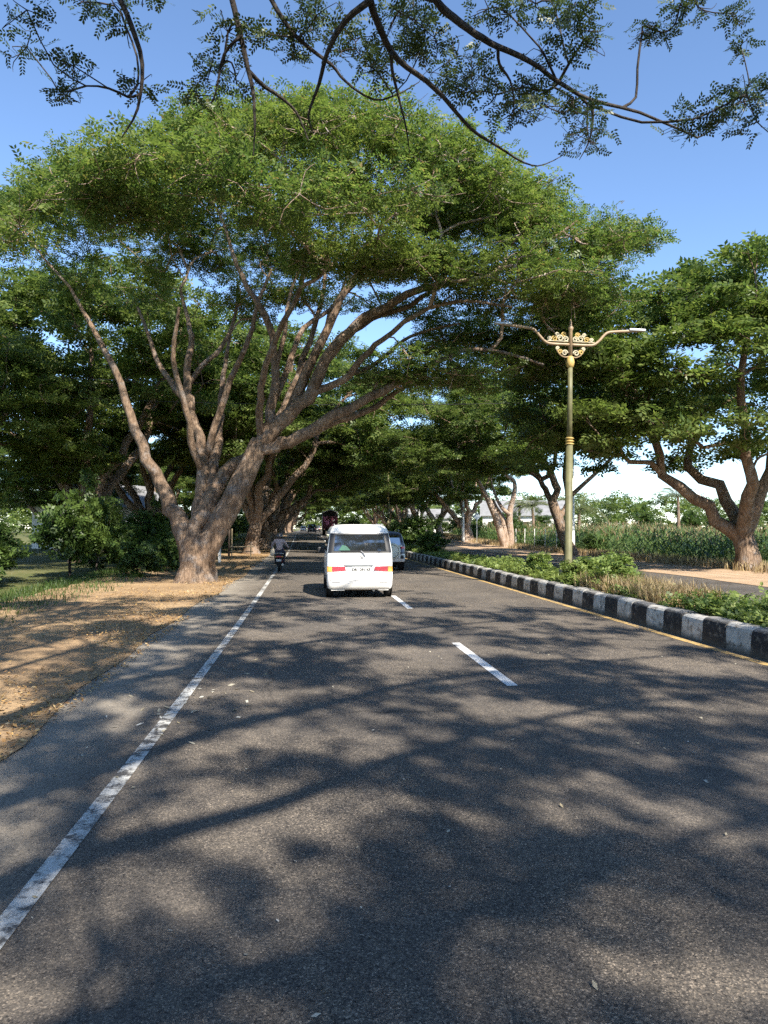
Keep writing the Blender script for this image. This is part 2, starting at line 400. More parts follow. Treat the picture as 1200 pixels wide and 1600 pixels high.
M['clear_lens'] = plain('clear_lamp_lens', (0.62, 0.63, 0.65), 0.15, 0.6, var=0.08, coat=0.6)
M['plate'] = plain('white_plate', (0.62, 0.62, 0.6), 0.5, 0.3, var=0.05)
M['grey_letter'] = plain('grey_lettering', (0.22, 0.22, 0.23), 0.5, 0.3)
M['reflection_green'] = plain('painted_green_reflection', (0.02, 0.095, 0.065), 0.5, 0.3, var=0.2)  # green of the leaf reflection painted onto the van's rear glass
M['cover'] = plain('pale_wheel_cover', (0.55, 0.58, 0.52), 0.45, 0.4, var=0.18, scale=4)
M['maroon'] = plain('maroon_truck_paint', (0.10, 0.018, 0.035), 0.5, 0.4, var=0.25)
M['pink'] = plain('pink_painted_lettering', (0.80, 0.26, 0.46), 0.5, 0.3, var=0.15)
M['tarp'] = plain('dark_tarpaulin', (0.035, 0.03, 0.032), 0.8, 0.2, var=0.3)
M['pale_frame'] = plain('pale_metal_frame', (0.6, 0.58, 0.52), 0.5, 0.4)
M['lamp_green'] = plain('olive_green_post_paint', (0.125, 0.118, 0.055), 0.55, 0.4, var=0.4, scale=2.5)
M['lamp_base'] = plain('dark_green_base_paint', (0.06, 0.075, 0.06), 0.5, 0.4, var=0.25)
M['lamp_brown'] = plain('bronze_post_paint', (0.27, 0.19, 0.11), 0.45, 0.45, var=0.2)
M['gold'] = plain('gold_ornament_paint', (0.40, 0.28, 0.09), 0.5, 0.4, var=0.3)
M['cream'] = plain('cream_ornament_paint', (0.44, 0.39, 0.27), 0.6, 0.3, var=0.25)
M['galv'] = plain('galvanised_steel', (0.45, 0.46, 0.46), 0.4, 0.5, metal=0.5)
M['white_pole'] = plain('white_painted_pole', (0.62, 0.61, 0.57), 0.7, 0.3, var=0.2, scale=2)
M['bamboo'] = plain('dry_bamboo', (0.24, 0.19, 0.12), 0.7, 0.3, var=0.3)
M['wood_dark'] = plain('dark_wood', (0.06, 0.045, 0.035), 0.8, 0.2, var=0.3)
M['house_wall'] = plain('white_house_wall', (0.62, 0.6, 0.56), 0.85, 0.2, var=0.12, scale=1)
M['house_grey'] = plain('grey_house_wall', (0.36, 0.35, 0.33), 0.85, 0.2, var=0.2, scale=1)
M['roof_tile'] = plain('red_brown_roof', (0.24, 0.11, 0.07), 0.85, 0.2, var=0.3, scale=2)
M['roof_metal'] = plain('grey_metal_roof', (0.2, 0.2, 0.2), 0.7, 0.3, var=0.25, scale=1)
M['jacket'] = plain('grey_pink_jacket', (0.45, 0.36, 0.36), 0.9, 0.15, var=0.22, scale=9, bmp=0.3)
M['trousers'] = plain('dark_trousers', (0.045, 0.045, 0.06), 0.9, 0.15, var=0.25, scale=9)
M['skin'] = plain('skin', (0.34, 0.19, 0.12), 0.55, 0.35, var=0.08)
M['helmet'] = plain('black_helmet', (0.02, 0.02, 0.024), 0.25, 0.5, coat=0.5)
M['bag'] = plain('pale_cloth_bag', (0.6, 0.52, 0.40), 0.85, 0.2, var=0.15)
M['bike_red'] = plain('dark_red_fairing', (0.22, 0.035, 0.045), 0.35, 0.5, coat=0.4)
M['sign_face'] = plain('grey_sign_back', (0.45, 0.5, 0.55), 0.5, 0.4)
M['wire'] = plain('black_cable', (0.03, 0.03, 0.03), 0.7, 0.2)
M['tyre_cover_rim'] = plain('wheel_cover_rim', (0.14, 0.15, 0.15), 0.4, 0.4)

# ------------------------------------------------------------------ ground, roads, kerbs
def strip(name, x0, x1, y0, y1, dz, m, nx=1, step=2.5, xfun=None, parent=None):
    ny = max(1, int((y1 - y0) / step))
    ys = np.linspace(y0, y1, ny + 1); xs = np.linspace(0, 1, nx + 1)
    Y, U = np.meshgrid(ys, xs, indexing='ij')
    X = x0 + (x1 - x0) * U
    if xfun is not None: X = X + xfun(Y)
    V = np.stack([X, Y, gz(Y) + dz], -1).reshape(-1, 3)
    i = np.arange(ny)[:, None] * (nx + 1); k = np.arange(nx)[None, :]
    F = np.stack([i + k, i + k + 1, i + nx + 2 + k, i + nx + 1 + k], -1).reshape(-1, 4)
    return link(name, mesh_np(name, V, F), m, parent)

def ground_sheet():
    xs = np.concatenate([[-2500, -900, -300, -120], np.arange(-60, 61, 6.0), [120, 300, 900, 2500]])
    ys = np.concatenate([[-2500, -600, -150], np.arange(-60, 241, 6.0), [320, 500, 900, 2500]])
    Y, X = np.meshgrid(ys, xs, indexing='ij')
    V = np.stack([X, Y, gz(Y) - 0.06], -1).reshape(-1, 3)
    n = len(xs); i = np.arange(len(ys) - 1)[:, None] * n; k = np.arange(n - 1)[None, :]
    F = np.stack([i + k, i + k + 1, i + n + 1 + k, i + n + k], -1).reshape(-1, 4)
    return link('ground', mesh_np('ground', V, F), M['field'])
tag(ground_sheet(), kind='structure')
road = tag(strip('road', -2.5, 6.12, -40, 420, 0.0, M['asphalt'], 4,
                 xfun=None), kind='structure')
tag(strip('second_road', 7.98, 14.0, -40, 420, 0.0, M['asphalt_far'], 3), kind='structure')
# verges: uneven sheets a little above the asphalt edge
def verge(name, x0, x1, y0, y1, m, seed, h=0.05, edge=None, dz=0.012):
    rng = np.random.default_rng(seed)
    ys = np.arange(y0, y1 + .01, 0.5); xs = np.linspace(0, 1, 15)
    Y, U = np.meshgrid(ys, xs, indexing='ij')
    wob = np.interp(ys, ys[::4], rng.uniform(-.22, .22, len(ys[::4])))
    e0 = np.where(edge == 'lo', 1 - U, U if edge == 'hi' else 0)
    X = x0 + (x1 - x0) * U + wob[:, None] * e0
    Z = gz(Y) + dz + h * rng.uniform(0, 1, Y.shape) * (1 - e0) * np.minimum(1, 3 * (1 - e0))
    V = np.stack([X, Y, Z], -1).reshape(-1, 3)
    n = len(xs); i = np.arange(len(ys) - 1)[:, None] * n; k = np.arange(n - 1)[None, :]
    F = np.stack([i + k, i + k + 1, i + n + 1 + k, i + n + k], -1).reshape(-1, 4)
    o = link(name, mesh_np(name, V, F, True), m)
    return tag(o, kind='structure')
verge('verge', -7.0, -2.35, -20, 230, M['dirt'], 1, 0.07, 'hi')
verge('far_verge', 13.8, 18.6, -20, 230, M['tan_dirt'], 2, 0.07, 'lo')

# markings are children of the road
def edge_x(Y): return -0.24 * np.exp(-np.maximum(Y, 0) / 7.5)
strip('edge_line', -1.205, -1.09, -5, 240, 0.004, M['white_line'], 1, 1.0, edge_x, road)
strip('yellow_line', 5.86, 5.99, -5, 240, 0.004, M['yellow_line'], 1, 1.0, None, road)
k = 0
y = 0.05
dash_src = None
while y < 150:
    V = []
    d = strip('centre_dash', 2.25, 2.375, y, y + 3.0, 0.004, M['dash'], 1, 0.75, None, road)
    y += 7.68

# kerb: painted blocks with rounded tops, one object each
kerb = tag(empty('kerb', (6.12, 0, 0)), kind='structure')
def kerb_mesh(name, seed, m):
    rng = random.Random(seed)
    prof = [(0.0, -0.05), (0.02, 0.30), (0.035, 0.345), (0.07, 0.375), (0.13, 0.39), (0.26, 0.39), (0.30, 0.37), (0.30, -0.05)]
    bm = bmesh.new(); L = 0.597
    rows = []
    for j, yy in enumerate((0, 0.012, L / 2, L - 0.012, L)):
        sh = 0.003 if j in (0, 4) else 0.0
        rows.append([bm.verts.new((px + sh * (1 if px < .15 else -1) + rng.uniform(-.004, .004), yy, pz - sh + rng.uniform(-.004, .004))) for px, pz in prof])
    for a, b in zip(rows, rows[1:]):
        for i in range(len(prof) - 1): bm.faces.new((a[i], a[i + 1], b[i + 1], b[i]))
    bm.faces.new(rows[0][::-1]); bm.faces.new(rows[-1])
    bmesh.ops.recalc_face_normals(bm, faces=bm.faces)
    me = bpy.data.meshes.new(name); bm.to_mesh(me); bm.free(); me.materials.append(m)
    return me
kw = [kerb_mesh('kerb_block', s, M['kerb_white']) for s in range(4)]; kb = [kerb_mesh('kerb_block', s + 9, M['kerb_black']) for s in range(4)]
rk = random.Random(5)
for i in range(262):
    y = 2.0 + i * 0.6
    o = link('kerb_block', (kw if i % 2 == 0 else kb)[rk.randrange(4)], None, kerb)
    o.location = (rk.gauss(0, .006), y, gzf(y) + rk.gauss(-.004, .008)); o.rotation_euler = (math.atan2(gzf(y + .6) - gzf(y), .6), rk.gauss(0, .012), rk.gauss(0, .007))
b = MB()
strip_me = strip('median', 6.36, 7.74, -5, 240, 0.33, M['soil'], 5, 1.5); tag(strip_me, kind='structure')
def far_kerb():
    ys = np.arange(-5, 240, 1.5); prof = [(7.72, -.05), (7.72, .36), (7.95, .36), (7.97, .33), (7.97, -.05)]
    V = np.array([(x, y, gzf(y) + z) for y in ys for x, z in prof]); n = len(prof)
    i = np.arange(len(ys) - 1)[:, None] * n; k = np.arange(n - 1)[None, :]
    F = np.stack([i + k, i + k + 1, i + n + 1 + k, i + n + k], -1).reshape(-1, 4)
    tag(link('far_kerb', mesh_np('far_kerb', V, F), M['concrete']), kind='structure')
far_kerb()

# ------------------------------------------------------------------ trees
def leaves_np(rng, C, R, n_per, L, Wd, pairs=4, droop=0.15, up_bias=0.35, tilt=0.55):
    C = np.repeat(np.asarray(C, float), n_per, 0); R = np.repeat(np.asarray(R, float), n_per, 0)
    n = len(C)
    d = rng.normal(size=(n, 3)); d /= np.linalg.norm(d, axis=1)[:, None]
    u = rng.uniform(0.1, 1, n) ** 0.45
    d[:, 2] = d[:, 2] * (1 - up_bias) + up_bias * np.abs(d[:, 2])
    Pp = C + R * d * u[:, None]
    az = rng.uniform(0, 2 * math.pi, n); out = np.arctan2(d[:, 1], d[:, 0]); az = np.where(rng.random(n) < .6, out + rng.normal(0, .7, n), az)
    dr = rng.normal(droop, 0.35, n)
    A = np.stack([np.cos(az) * np.cos(dr), np.sin(az) * np.cos(dr), -np.sin(dr)], -1)
    B0 = np.stack([-np.sin(az), np.cos(az), np.zeros(n)], -1); N0 = np.cross(A, B0)
    ro = rng.normal(0, tilt, n)[:, None]
    B = B0 * np.cos(ro) + N0 * np.sin(ro); Nn = np.cross(A, B)
    gap = L * 0.62
    quads = []
    for j in range(pairs):
        for s in (-1, 1):
            l = B * s * 0.82 + A * (0.42 + 0.12 * j) + Nn * rng.normal(0, .18, (n, 1)); l /= np.linalg.norm(l, axis=1)[:, None]
            w = np.cross(Nn, l); ln = L * rng.uniform(.75, 1.2, (n, 1)); wd = Wd * rng.uniform(.8, 1.2, (n, 1)) * .5
            b0 = Pp + A * (gap * (j - pairs * .4)) - Nn * 0.03 * j * L
            quads.append(np.stack([b0, b0 + l * ln * .5 + w * wd, b0 + l * ln, b0 + l * ln * .5 - w * wd], 1))
    V = np.concatenate(quads, 0).reshape(-1, 3)
    F = np.arange(len(V), dtype=np.int32).reshape(-1, 4)
    return V, F

def grow(rng, seeds, clumps, bf=0.35, rt=0.02, expo=0.46, step=0.9, jit=0.10):
    """seeds: list of dict(P, R, at) polylines; returns list of chains (points, radii, is_seed)"""
    P = []; par = []; fix = []; ok = []; plen = []; cnt = []
    for s in seeds:
        pts = catmull(s['P'], s.get('per', 3)); rad = np.interp(np.linspace(0, 1, len(pts)), np.linspace(0, 1, len(s['R'])), s['R'])
        if s.get('wob', 0) > 0 and len(pts) > 3: pts[2:-1] += rng.normal(0, s['wob'], (len(pts) - 3, 3)) * np.minimum(1, rad[2:-1, None] * 4)
        base = -1
        if P:
            D = np.linalg.norm(np.array(P) - pts[0], axis=1); base = int(D.argmin())
        s['i0'] = len(P)
        for i in range(len(pts)):
            P.append(pts[i]); par.append(base if i == 0 else len(P) - 2); fix.append(rad[i])
            ok.append(s.get('ok', 0.0) <= i / max(1, len(pts) - 1))
            plen.append(0 if par[-1] < 0 else plen[par[-1]] + np.linalg.norm(pts[i] - P[par[-1]]))
        s['i1'] = len(P)
    n0 = len(P)
    cl = np.asarray(clumps, float)
    PA = np.array(P); bd = np.full(len(cl), 1e9); bi = np.zeros(len(cl), int)
    okA = np.where(ok)[0]; pl = np.array(plen)
    D = np.linalg.norm(cl[:, None, :] - PA[None, okA, :], axis=2) + bf * pl[okA][None, :]
    bi = okA[D.argmin(1)]; bd = D.min(1)
    done = np.zeros(len(cl), bool); tips = []
    for _ in range(len(cl)):
        c = int(np.where(done, 1e9, bd).argmin()); done[c] = True
        a = bi[c]; p0 = P[a]; p1 = cl[c]; d = np.linalg.norm(p1 - p0)
        if par[a] >= 0:
            t = p0 - P[par[a]]; t = t / (np.linalg.norm(t) + 1e-9)
        else: t = np.array([0, 0, 1.0])
        ctrl = p0 + (t * 0.55 + np.array([0, 0, 0.15])) * d * 0.5
        k = max(2, int(d / step) + 1); prev = a; new = []
        for j in range(1, k + 1):
            u = j / k; q = (1 - u) ** 2 * p0 + 2 * u * (1 - u) * ctrl + u * u * p1
            if j < k: q = q + rng.normal(0, jit, 3)
            P.append(q); par.append(prev); fix.append(None); plen.append(plen[prev] + np.linalg.norm(q - P[prev])); prev = len(P) - 1; new.append(prev)
        tips.append(prev)
        nn = np.array([P[i] for i in new]); npl = np.array([plen[i] for i in new])
        rem = np.where(~done)[0]
        if len(rem):
            D = np.linalg.norm(cl[rem][:, None, :] - nn[None], axis=2) + bf * npl[None]
            m = D.min(1); w = m < bd[rem]
            bi[rem[w]] = np.array(new)[D.argmin(1)[w]]; bd[rem[w]] = m[w]
    n = len(P); cnt = np.zeros(n)
    for t in tips: cnt[t] += 1
    for i in range(n - 1, -1, -1):
        if par[i] >= 0 and par[i] < i: cnt[par[i]] += cnt[i]
    R = np.array([fix[i] if fix[i] is not None else rt * max(cnt[i], .6) ** expo for i in range(n)])
    for i in range(n0, n):
        R[i] = min(R[i], R[par[i]] * 0.92)
    P = np.array(P)
    kids = [[] for _ in range(n)]
    for i in range(n):
        if par[i] >= 0: kids[par[i]].append(i)
    chains = []
    used = np.zeros(n, bool)
    for s in seeds:
        ids = list(range(s['i0'], s['i1'])); pts = [P[i] for i in ids]; rr = [R[i] for i in ids]
        if par[ids[0]] >= 0:
            pts = [P[par[ids[0]]]] + pts; rr = [rr[0]] + rr
            if np.linalg.norm(pts[0] - pts[1]) < 1e-4: pts = pts[1:]; rr = rr[1:]
        chains.append((np.array(pts), np.array(rr), True)); used[ids] = True
    stack = [(i, c) for i in range(n) if used[i] for c in kids[i] if not used[c]]
    while stack:
        a, c = stack.pop()
        ids = [a, c]
        while True:
            ks = kids[ids[-1]]
            if not ks: break
            ks = sorted(ks, key=lambda i: -R[i])
            for o in ks[1:]: stack.append((ids[-1], o))
            ids.append(ks[0])
        rr = R[ids].copy(); rr[0] = min(rr[0], rr[1] * 1.15)
        chains.append((P[ids], rr, False))
    return chains

def wood_mesh(name, chains, rng, pick, rough=0.10, flare=None):
    Vs = []; Fs = []; n0 = 0
    for pts, rr, sd in chains:
        if not pick(rr, sd): continue
        r0 = rr.max(); ns = 14 if r0 > .3 else 10 if r0 > .12 else 7 if r0 > .05 else 5 if r0 > .02 else 4
        if len(pts) > 2 and not sd:
            rr2 = np.interp(np.linspace(0, 1, (len(pts) - 1) * 2 + 1), np.linspace(0, 1, len(rr)), rr); pts = catmull(pts, 2); rr = rr2
        V, F = tube_np(pts, rr, ns, rng, rough if r0 > .12 else rough * .5)
        Vs.append(V); Fs.append(F + n0); n0 += len(V)
    return mesh_np(name, np.concatenate(Vs), np.concatenate(Fs), True)

def twig_chains(rng, C, R, k):
    out = []
    for c, r in zip(C, R):
        for _ in range(k):
            d = rng.normal(size=3); d /= np.linalg.norm(d); e = c + d * r * rng.uniform(.6, 1.05)
            m = (c + e) / 2 + rng.normal(0, .08, 3)
            out.append((np.array([c, m, e]), np.array([.014, .010, .005]), False))
    return out

def make_tree(name, origin, seeds, C, R, rng, leafp, mats, bf=.35, rt=.02, twigs=3, expo=.46, jit=.10):
    """all positions in world space; the thing's origin stands at the trunk foot"""
    root = empty(name, tuple(origin))
    o = np.array(origin)
    for s in seeds: s['P'] = np.asarray(s['P'], float) - o
    C = np.asarray(C, float) - o; R = np.asarray(R, float)
    ch = grow(rng, seeds, C, bf, rt, expo, jit=jit)
    tw = twig_chains(rng, C, R, twigs)
    link('trunk', wood_mesh('trunk', ch, rng, lambda r, s: s), mats[0], root)
    link('branches', wood_mesh('branches', ch + tw, rng, lambda r, s: not s), mats[2] if len(mats) > 2 else mats[0], root)
    V, F = leaves_np(rng, C, R, *leafp)
    link('crown', mesh_np('crown', V, F), mats[1], root)
    return root

def dome(rng, n, c, rad, lo=-0.15, shell=0.55, flat=1.0):
    """clump centres in the outer part of an umbrella-shaped crown"""
    out = []
    while len(out) < n:
        d = rng.normal(size=3); d /= np.linalg.norm(d)
        if d[2] < lo: continue
        u = rng.uniform(shell, 1.0)
        out.append(np.array(c) + np.array(rad) * d * u)
    return np.array(out)

def sz(rng, n, r, flat=0.42, var=.3):
    s = r * rng.uniform(1 - var, 1 + var, n)
    return np.stack([s, s * rng.uniform(.85, 1.15, n), s * flat * rng.uniform(.8, 1.3, n)], -1)

def pxl(lst, Y0, Y1):
    return [at(p[0], p[1], Y0 + (Y1 - Y0) * i / max(1, len(lst) - 1)) for i, p in enumerate(lst)]

# --- the big tree beside the road
def big_tree():
    rng = np.random.default_rng(11)
    Y = 23.7
    base = at(306, 909, Y); base[2] = 0.02
    S_ = []
    S_.append(dict(P=[base + [0, 0, -.15], base + [0, 0, .12], base + [.02, 0, .5]] + pxl([(308, 868), (306, 845), (303, 826)], Y, Y), R=[.86, .68, .56, .50, .40, .25], ok=2, per=3))
    def limb(l, Y0, Y1, R, ok=.25, wob=.06): S_.append(dict(P=pxl(l, Y0, Y1), R=R, ok=ok, per=3, wob=wob))
    limb([(304, 886), (293, 848), (280, 815), (263, 784), (242, 738), (212, 672), (188, 600), (150, 520), (110, 450)], Y, 25.5, [.40, .35, .3, .25, .2, .16, .12, .09, .05], .4)
    limb([(304, 840), (310, 790), (317, 740), (314, 700), (301, 640), (291, 598), (300, 540), (294, 500), (282, 450)], Y, 25.6, [.30, .22, .2, .18, .16, .14, .11, .08, .05], .55)
    limb([(300, 640), (275, 610), (245, 560), (215, 480)], 24.6, 26, [.13, .11, .08, .05], .4)
    limb([(312, 815), (330, 742), (341, 700), (343, 665), (346, 622), (352, 570), (360, 520)], Y, 26.4, [.24, .18, .15, .13, .11, .08, .05], .5)
    limb([(318, 728), (345, 640), (368, 578), (389, 528), (402, 480), (425, 420)], 24.4, 23.0, [.14, .12, .105, .09, .07, .04], .4)
    limb([(296, 598), (318, 570), (345, 545), (366, 500), (372, 440)], 25.0, 26, [.1, .09, .08, .06, .04], .4)
    # the leaning limb over the road and its fans
    limb([(311, 888), (329, 846), (352, 804), (378, 753), (398, 711), (408, 688)], Y, 23.4, [.42, .41, .38, .36, .335, .31], 2, .0)
    limb([(409, 690), (426, 640), (432, 570), (420, 507), (396, 464), (370, 415), (350, 350)], 23.4, 22.2, [.2, .16, .13, .115, .09, .07, .04], .4)
    limb([(432, 570), (445, 520), (452, 470), (470, 410)], 22.9, 23.5, [.09, .075, .06, .04], .3)
    limb([(406, 694), (450, 648), (490, 604), (519, 545), (556, 507), (600, 480), (662, 450), (742, 431), (832, 392), (902, 345)], 23.4, 20.5, [.27, .235, .205, .18, .155, .135, .11, .085, .055, .035], .35)
    limb([(500, 580), (538, 530), (580, 500), (640, 478), (700, 440), (780, 400)], 22.7, 21.5, [.12, .11, .095, .08, .06, .035], .35)
    limb([(402, 704), (442, 694), (482, 674), (541, 641), (600, 612), (642, 590), (682, 566), (742, 545), (806, 556), (850, 570)], 23.4, 21.5, [.22, .2, .18, .16, .14, .115, .09, .065, .045, .03], .4)
    limb([(420, 700), (470, 686), (530, 656), (585, 636), (640, 600), (690, 590)], 23.3, 24.4, [.15, .13, .115, .1, .07, .04], .4)
    limb([(452, 645), (481, 580), (510, 520), (532, 470), (561, 420), (577, 368), (585, 310)], 23.1, 22.0, [.17, .15, .125, .105, .085, .06, .035], .4)
    limb([(478, 618), (534, 594), (566, 560), (598, 530), (650, 492), (720, 470), (800, 480)], 22.9, 20, [.13, .115, .1, .085, .07, .05, .03], .4)
    limb([(545, 585), (580, 572), (620, 540), (655, 520), (720, 505)], 22.4, 23.5, [.09, .08, .065, .05, .03], .3)
    limb([(431, 620), (456, 560), (474, 512), (520, 480), (560, 440)], 23.2, 24.5, [.12, .1, .085, .065, .04], .4)
    limb([(320, 805), (352, 738), (398, 704), (446, 640), (474, 560), (500, 480), (512, 400)], Y, 26.2, [.25, .22, .18, .14, .11, .08, .05], .5)
    limb([(470, 575), (500, 545), (515, 490), (540, 440), (550, 380)], 25.2, 26.5, [.09, .08, .065, .05, .03], .4)
    limb([(408, 688), (404, 640), (412, 590), (430, 530), (470, 450), (480, 380)], 23.4, 20.5, [.14, .12, .11, .09, .07, .04], .5)
    limb([(317, 740), (300, 690), (292, 640), (270, 560), (280, 480)], 24.2, 22, [.13, .12, .1, .08, .05], .5)
    C = [dome(rng, 165, at(545, 345, 24), (8.6, 7.5, 4.3), .0, .66),
         dome(rng, 44, (-1.8, 16.4, 8.9), (6.0, 2.6, 1.5), -.1, .3),
         dome(rng, 105, at(290, 330, 26), (8.0, 6.5, 4.0), .0, .66),
         dome(rng, 60, at(130, 420, 27), (5.5, 6, 3.2), .0, .5),
         dome(rng, 34, at(790, 380, 21.5), (4.3, 3.5, 1.5), -.05, .5),
         dome(rng, 26, at(760, 455, 20.5), (3.6, 2.5, .6), -.5, .3),
         dome(rng, 20, at(900, 400, 22.0), (3.0, 2.6, 1.2), -.2, .3),
         dome(rng, 20, at(890, 480, 24.0), (2.8, 2.2, .8), -.4, .3),
         dome(rng, 24, at(800, 525, 26.5), (3.6, 2.2, 1.1), -.6, .2),
         dome(rng, 9, at(690, 548, 26.0), (2.4, 1.8, .5), -.6, .2),
         dome(rng, 12, at(930, 560, 26.0), (2.4, 2.0, 1.2), -.6, .2),
         dome(rng, 26, at(690, 300, 22.0), (3.2, 2.5, 1.3), -.4, .3),
         dome(rng, 16, at(760, 330, 23.0), (2.5, 2.5, 1.2), -.4, .3),
         dome(rng, 20, at(850, 560, 25.0), (2.0, 2.0, 1.0), -.6, .2),
         dome(rng, 22, at(670, 590, 22.5), (2.6, 2.2, .55), -.5, .2),
         dome(rng, 26, at(600, 420, 19.5), (2.8, 1.8, .8), -.3, .2),
         dome(rng, 20, at(470, 470, 25.5), (6, 3, .9), -.8, .1)]
    C = np.concatenate(C)
    # the crown's outline against the sky as measured in the photograph
    ox = [-100, 0, 150, 272, 330, 480, 560, 640, 720, 830, 870, 930, 1010, 1080]; oy = [330, 280, 215, 175, 152, 128, 130, 150, 200, 268, 298, 300, 330, 420]
    for i in range(len(C)):
        off = 55 * rng.random() ** 2.5 + 14 * math.sin(C[i][0] * 1.9 + C[i][1] * .8)
        for _ in range(12):
            qx, qy = proj(C[i] + [0, 0, .55])
            if qy > np.interp(qx, ox, oy) + 6 + off: break
            C[i][2] -= .35
    R = sz(rng, len(C), 1.12, .52)
    t = make_tree('rain_tree', base, S_, C, R, rng, (84, .122, .056, 4), (M['bark'], M['leaf'], M['bark_pale']), .33, .024, 4)
    return tag(t, 'huge many-limbed rain tree arching over the road ahead of the white minivan', 'tree', 'avenue trees beside the road')
big_tree()

# --- the tree whose branches hang into the top of the view
def overhead_tree():
    rng = np.random.default_rng(23)
    base = np.array([-4.2, -6.0, 0.0])
    S_ = [dict(P=[base + [0, 0, -.1], base + [0, 0, .6], base + [.1, .1, 2.0], base + [.3, .3, 3.4]], R=[.85, .6, .5, .46], ok=2)]
    f = base + [.3, .3, 3.2]
    def limb(mid, l, Y0, Y1, R, ok=.5):
        P = [f] + [np.array(m, float) for m in mid] + pxl(l, Y0, Y1)
        S_.append(dict(P=P, R=R, ok=ok, per=3, wob=.02))
    limb([(-2.8, -2.5, 6.2), (-1.1, 2.0, 7.5)], [(560, -90), (578, -2), (595, 49), (622, 93), (666, 126), (704, 164), (737, 202), (775, 227), (819, 254), (851, 257), (899, 231)], 7.0, 10.2, [.14, .075, .05, .045, .045, .04, .036, .03, .024, .018, .011, .006], .8)
    limb([(-2.4, -3.2, 6.2), (-.5, 1.6, 7.4)], [(640, -80), (679, -2), (709, 27), (742, 52), (780, 74), (830, 96), (873, 128), (925, 156), (1000, 176), (1090, 215)], 6.8, 10.4, [.15, .085, .055, .05, .055, .05, .045, .04, .034, .028, .02], .75)
    limb([(-3.2, -2, 6.2), (-2.0, 3, 7.9)], [(345, -80), (362, -2), (373, 44), (384, 93), (395, 142), (398, 191), (396, 243)], 8.5, 8.9, [.13, .065, .05, .045, .042, .038, .03, .02, .008], .85)
    S_.append(dict(P=pxl([(390, 112), (412, 134), (436, 150), (463, 175), (482, 219)], 8.75, 9.3), R=[.04, .035, .03, .022, .01], ok=2, per=3))
    limb([(-3.0, -1, 6.5), (-1.5, 3.6, 8.0)], [(395, -70), (423, -2), (452, 44), (485, 77), (518, 101), (540, 128), (584, 156), (622, 147), (655, 128)], 8.6, 9.6, [.12, .06, .045, .04, .038, .032, .026, .02, .015, .007], .85)
    S_.append(dict(P=pxl([(578, 2), (540, 33), (512, 82), (499, 131), (482, 180), (490, 208)], 7.3, 8.3), R=[.05, .045, .035, .028, .018, .008], ok=2, per=3))
    S_.append(dict(P=pxl([(612, 88), (613, 110), (622, 148), (635, 202), (640, 240)], 7.75, 8.5), R=[.03, .025, .02, .014, .006], ok=2, per=3))
    S_.append(dict(P=pxl([(778, 74), (780, 100), (797, 126), (803, 160), (800, 190)], 8.1, 8.8), R=[.03, .025, .018, .012, .005], ok=2, per=3))
    S_.append(dict(P=pxl([(925, 156), (926, 190), (920, 222), (905, 250)], 9.3, 9.6), R=[.03, .025, .015, .006], ok=2, per=3))
    S_.append(dict(P=pxl([(376, 55), (350, 85), (340, 130), (330, 160), (300, 180)], 8.6, 9.2), R=[.03, .025, .018, .012, .005], ok=.3, per=3))
    limb([(-5.0, -2, 6.2), (-4.2, 3.5, 7.8)], [(150, -100), (180, -20), (205, 40), (222, 100), (215, 170), (190, 215)], 8.6, 9.1, [.12, .07, .05, .045, .04, .025, .01], .8)
    # limbs over and behind the camera that only shade the road
    for e, m in (((9.5, -3.0, 9.6), (3, -4.0, 8)), ((10.5, -6.5, 10.0), (2.5, -6, 8)), ((9, -.5, 9.2), (2.5, -2.0, 7.8)), ((9.0, -10.5, 10), (1.5, -8.5, 8)), ((-9, 1, 9.5), (-6.5, -3, 7.5)), ((-10, -9, 9.5), (-7, -7, 7.5)), ((8, 3.5, 9.2), (2, .3, 8.4)), ((-4, -13, 10), (-4.3, -9, 8))):
        S_.append(dict(P=[f, (f + np.array(m)) / 2 + [0, 0, .7], np.array(m, float), (np.array(m) + np.array(e)) / 2 + [0, 0, .5], np.array(e, float)], R=[.16, .12, .085, .06, .03], ok=.4, per=3, wob=.12))
    # sparse clumps seen against the sky (pixel, pixel, size)
    z6 = [(150, 90), (120, 200), (170, 215), (60, 270), (345, 95), (380, 60), (350, 150), (230, 95), (545, 105), (585, 130), (480, 125), (590, 205), (560, 190), (685, 20), (650, 85), (640, 20), (690, 130),
          (760, 120), (720, 150), (800, 170), (850, 190), (880, 215), (770, 210), (900, 30), (985, 50), (1040, 30), (1100, 55), (1130, 20), (1160, 90), (1180, 40), (1185, 150), (1100, 130), (1060, 160),
          (1150, 30), (1195, 90), (1170, 120), (1140, 60), (1190, 190), (1175, 10), (1110, 15), (1185, 370), (1160, 330), (1130, 285), (1030, 250), (990, 300), (960, 330), (1050, 300), (1190, 400), (830, 260), (930, 270), (690, 60), (460, 80), (420, 40), (1120, 100)]
    C = [at(272 + a / 1.829 + rng.normal(0, 4), b_ / 1.829 + rng.normal(0, 4), rng.uniform(8.6, 9.8)) for a, b_ in z6]
    C += [at(rng.uniform(930, 1200), rng.uniform(-30, 210), rng.uniform(8.6, 10)) for _ in range(20)]
    C += [at(rng.uniform(20, 270), rng.uniform(-30, 150), rng.uniform(8.4, 9.6)) for _ in range(8)]
    ts = np.array(to_sun)
    def on_van(p):
        k_ = (17.75 - p[1]) / -ts[1]; q = p - ts * k_
        return abs(q[0] - 1.4) < 1.25 and .1 < q[2] < 1.9
    C = [p for p in C if not on_van(p)]
    nv = len(C)
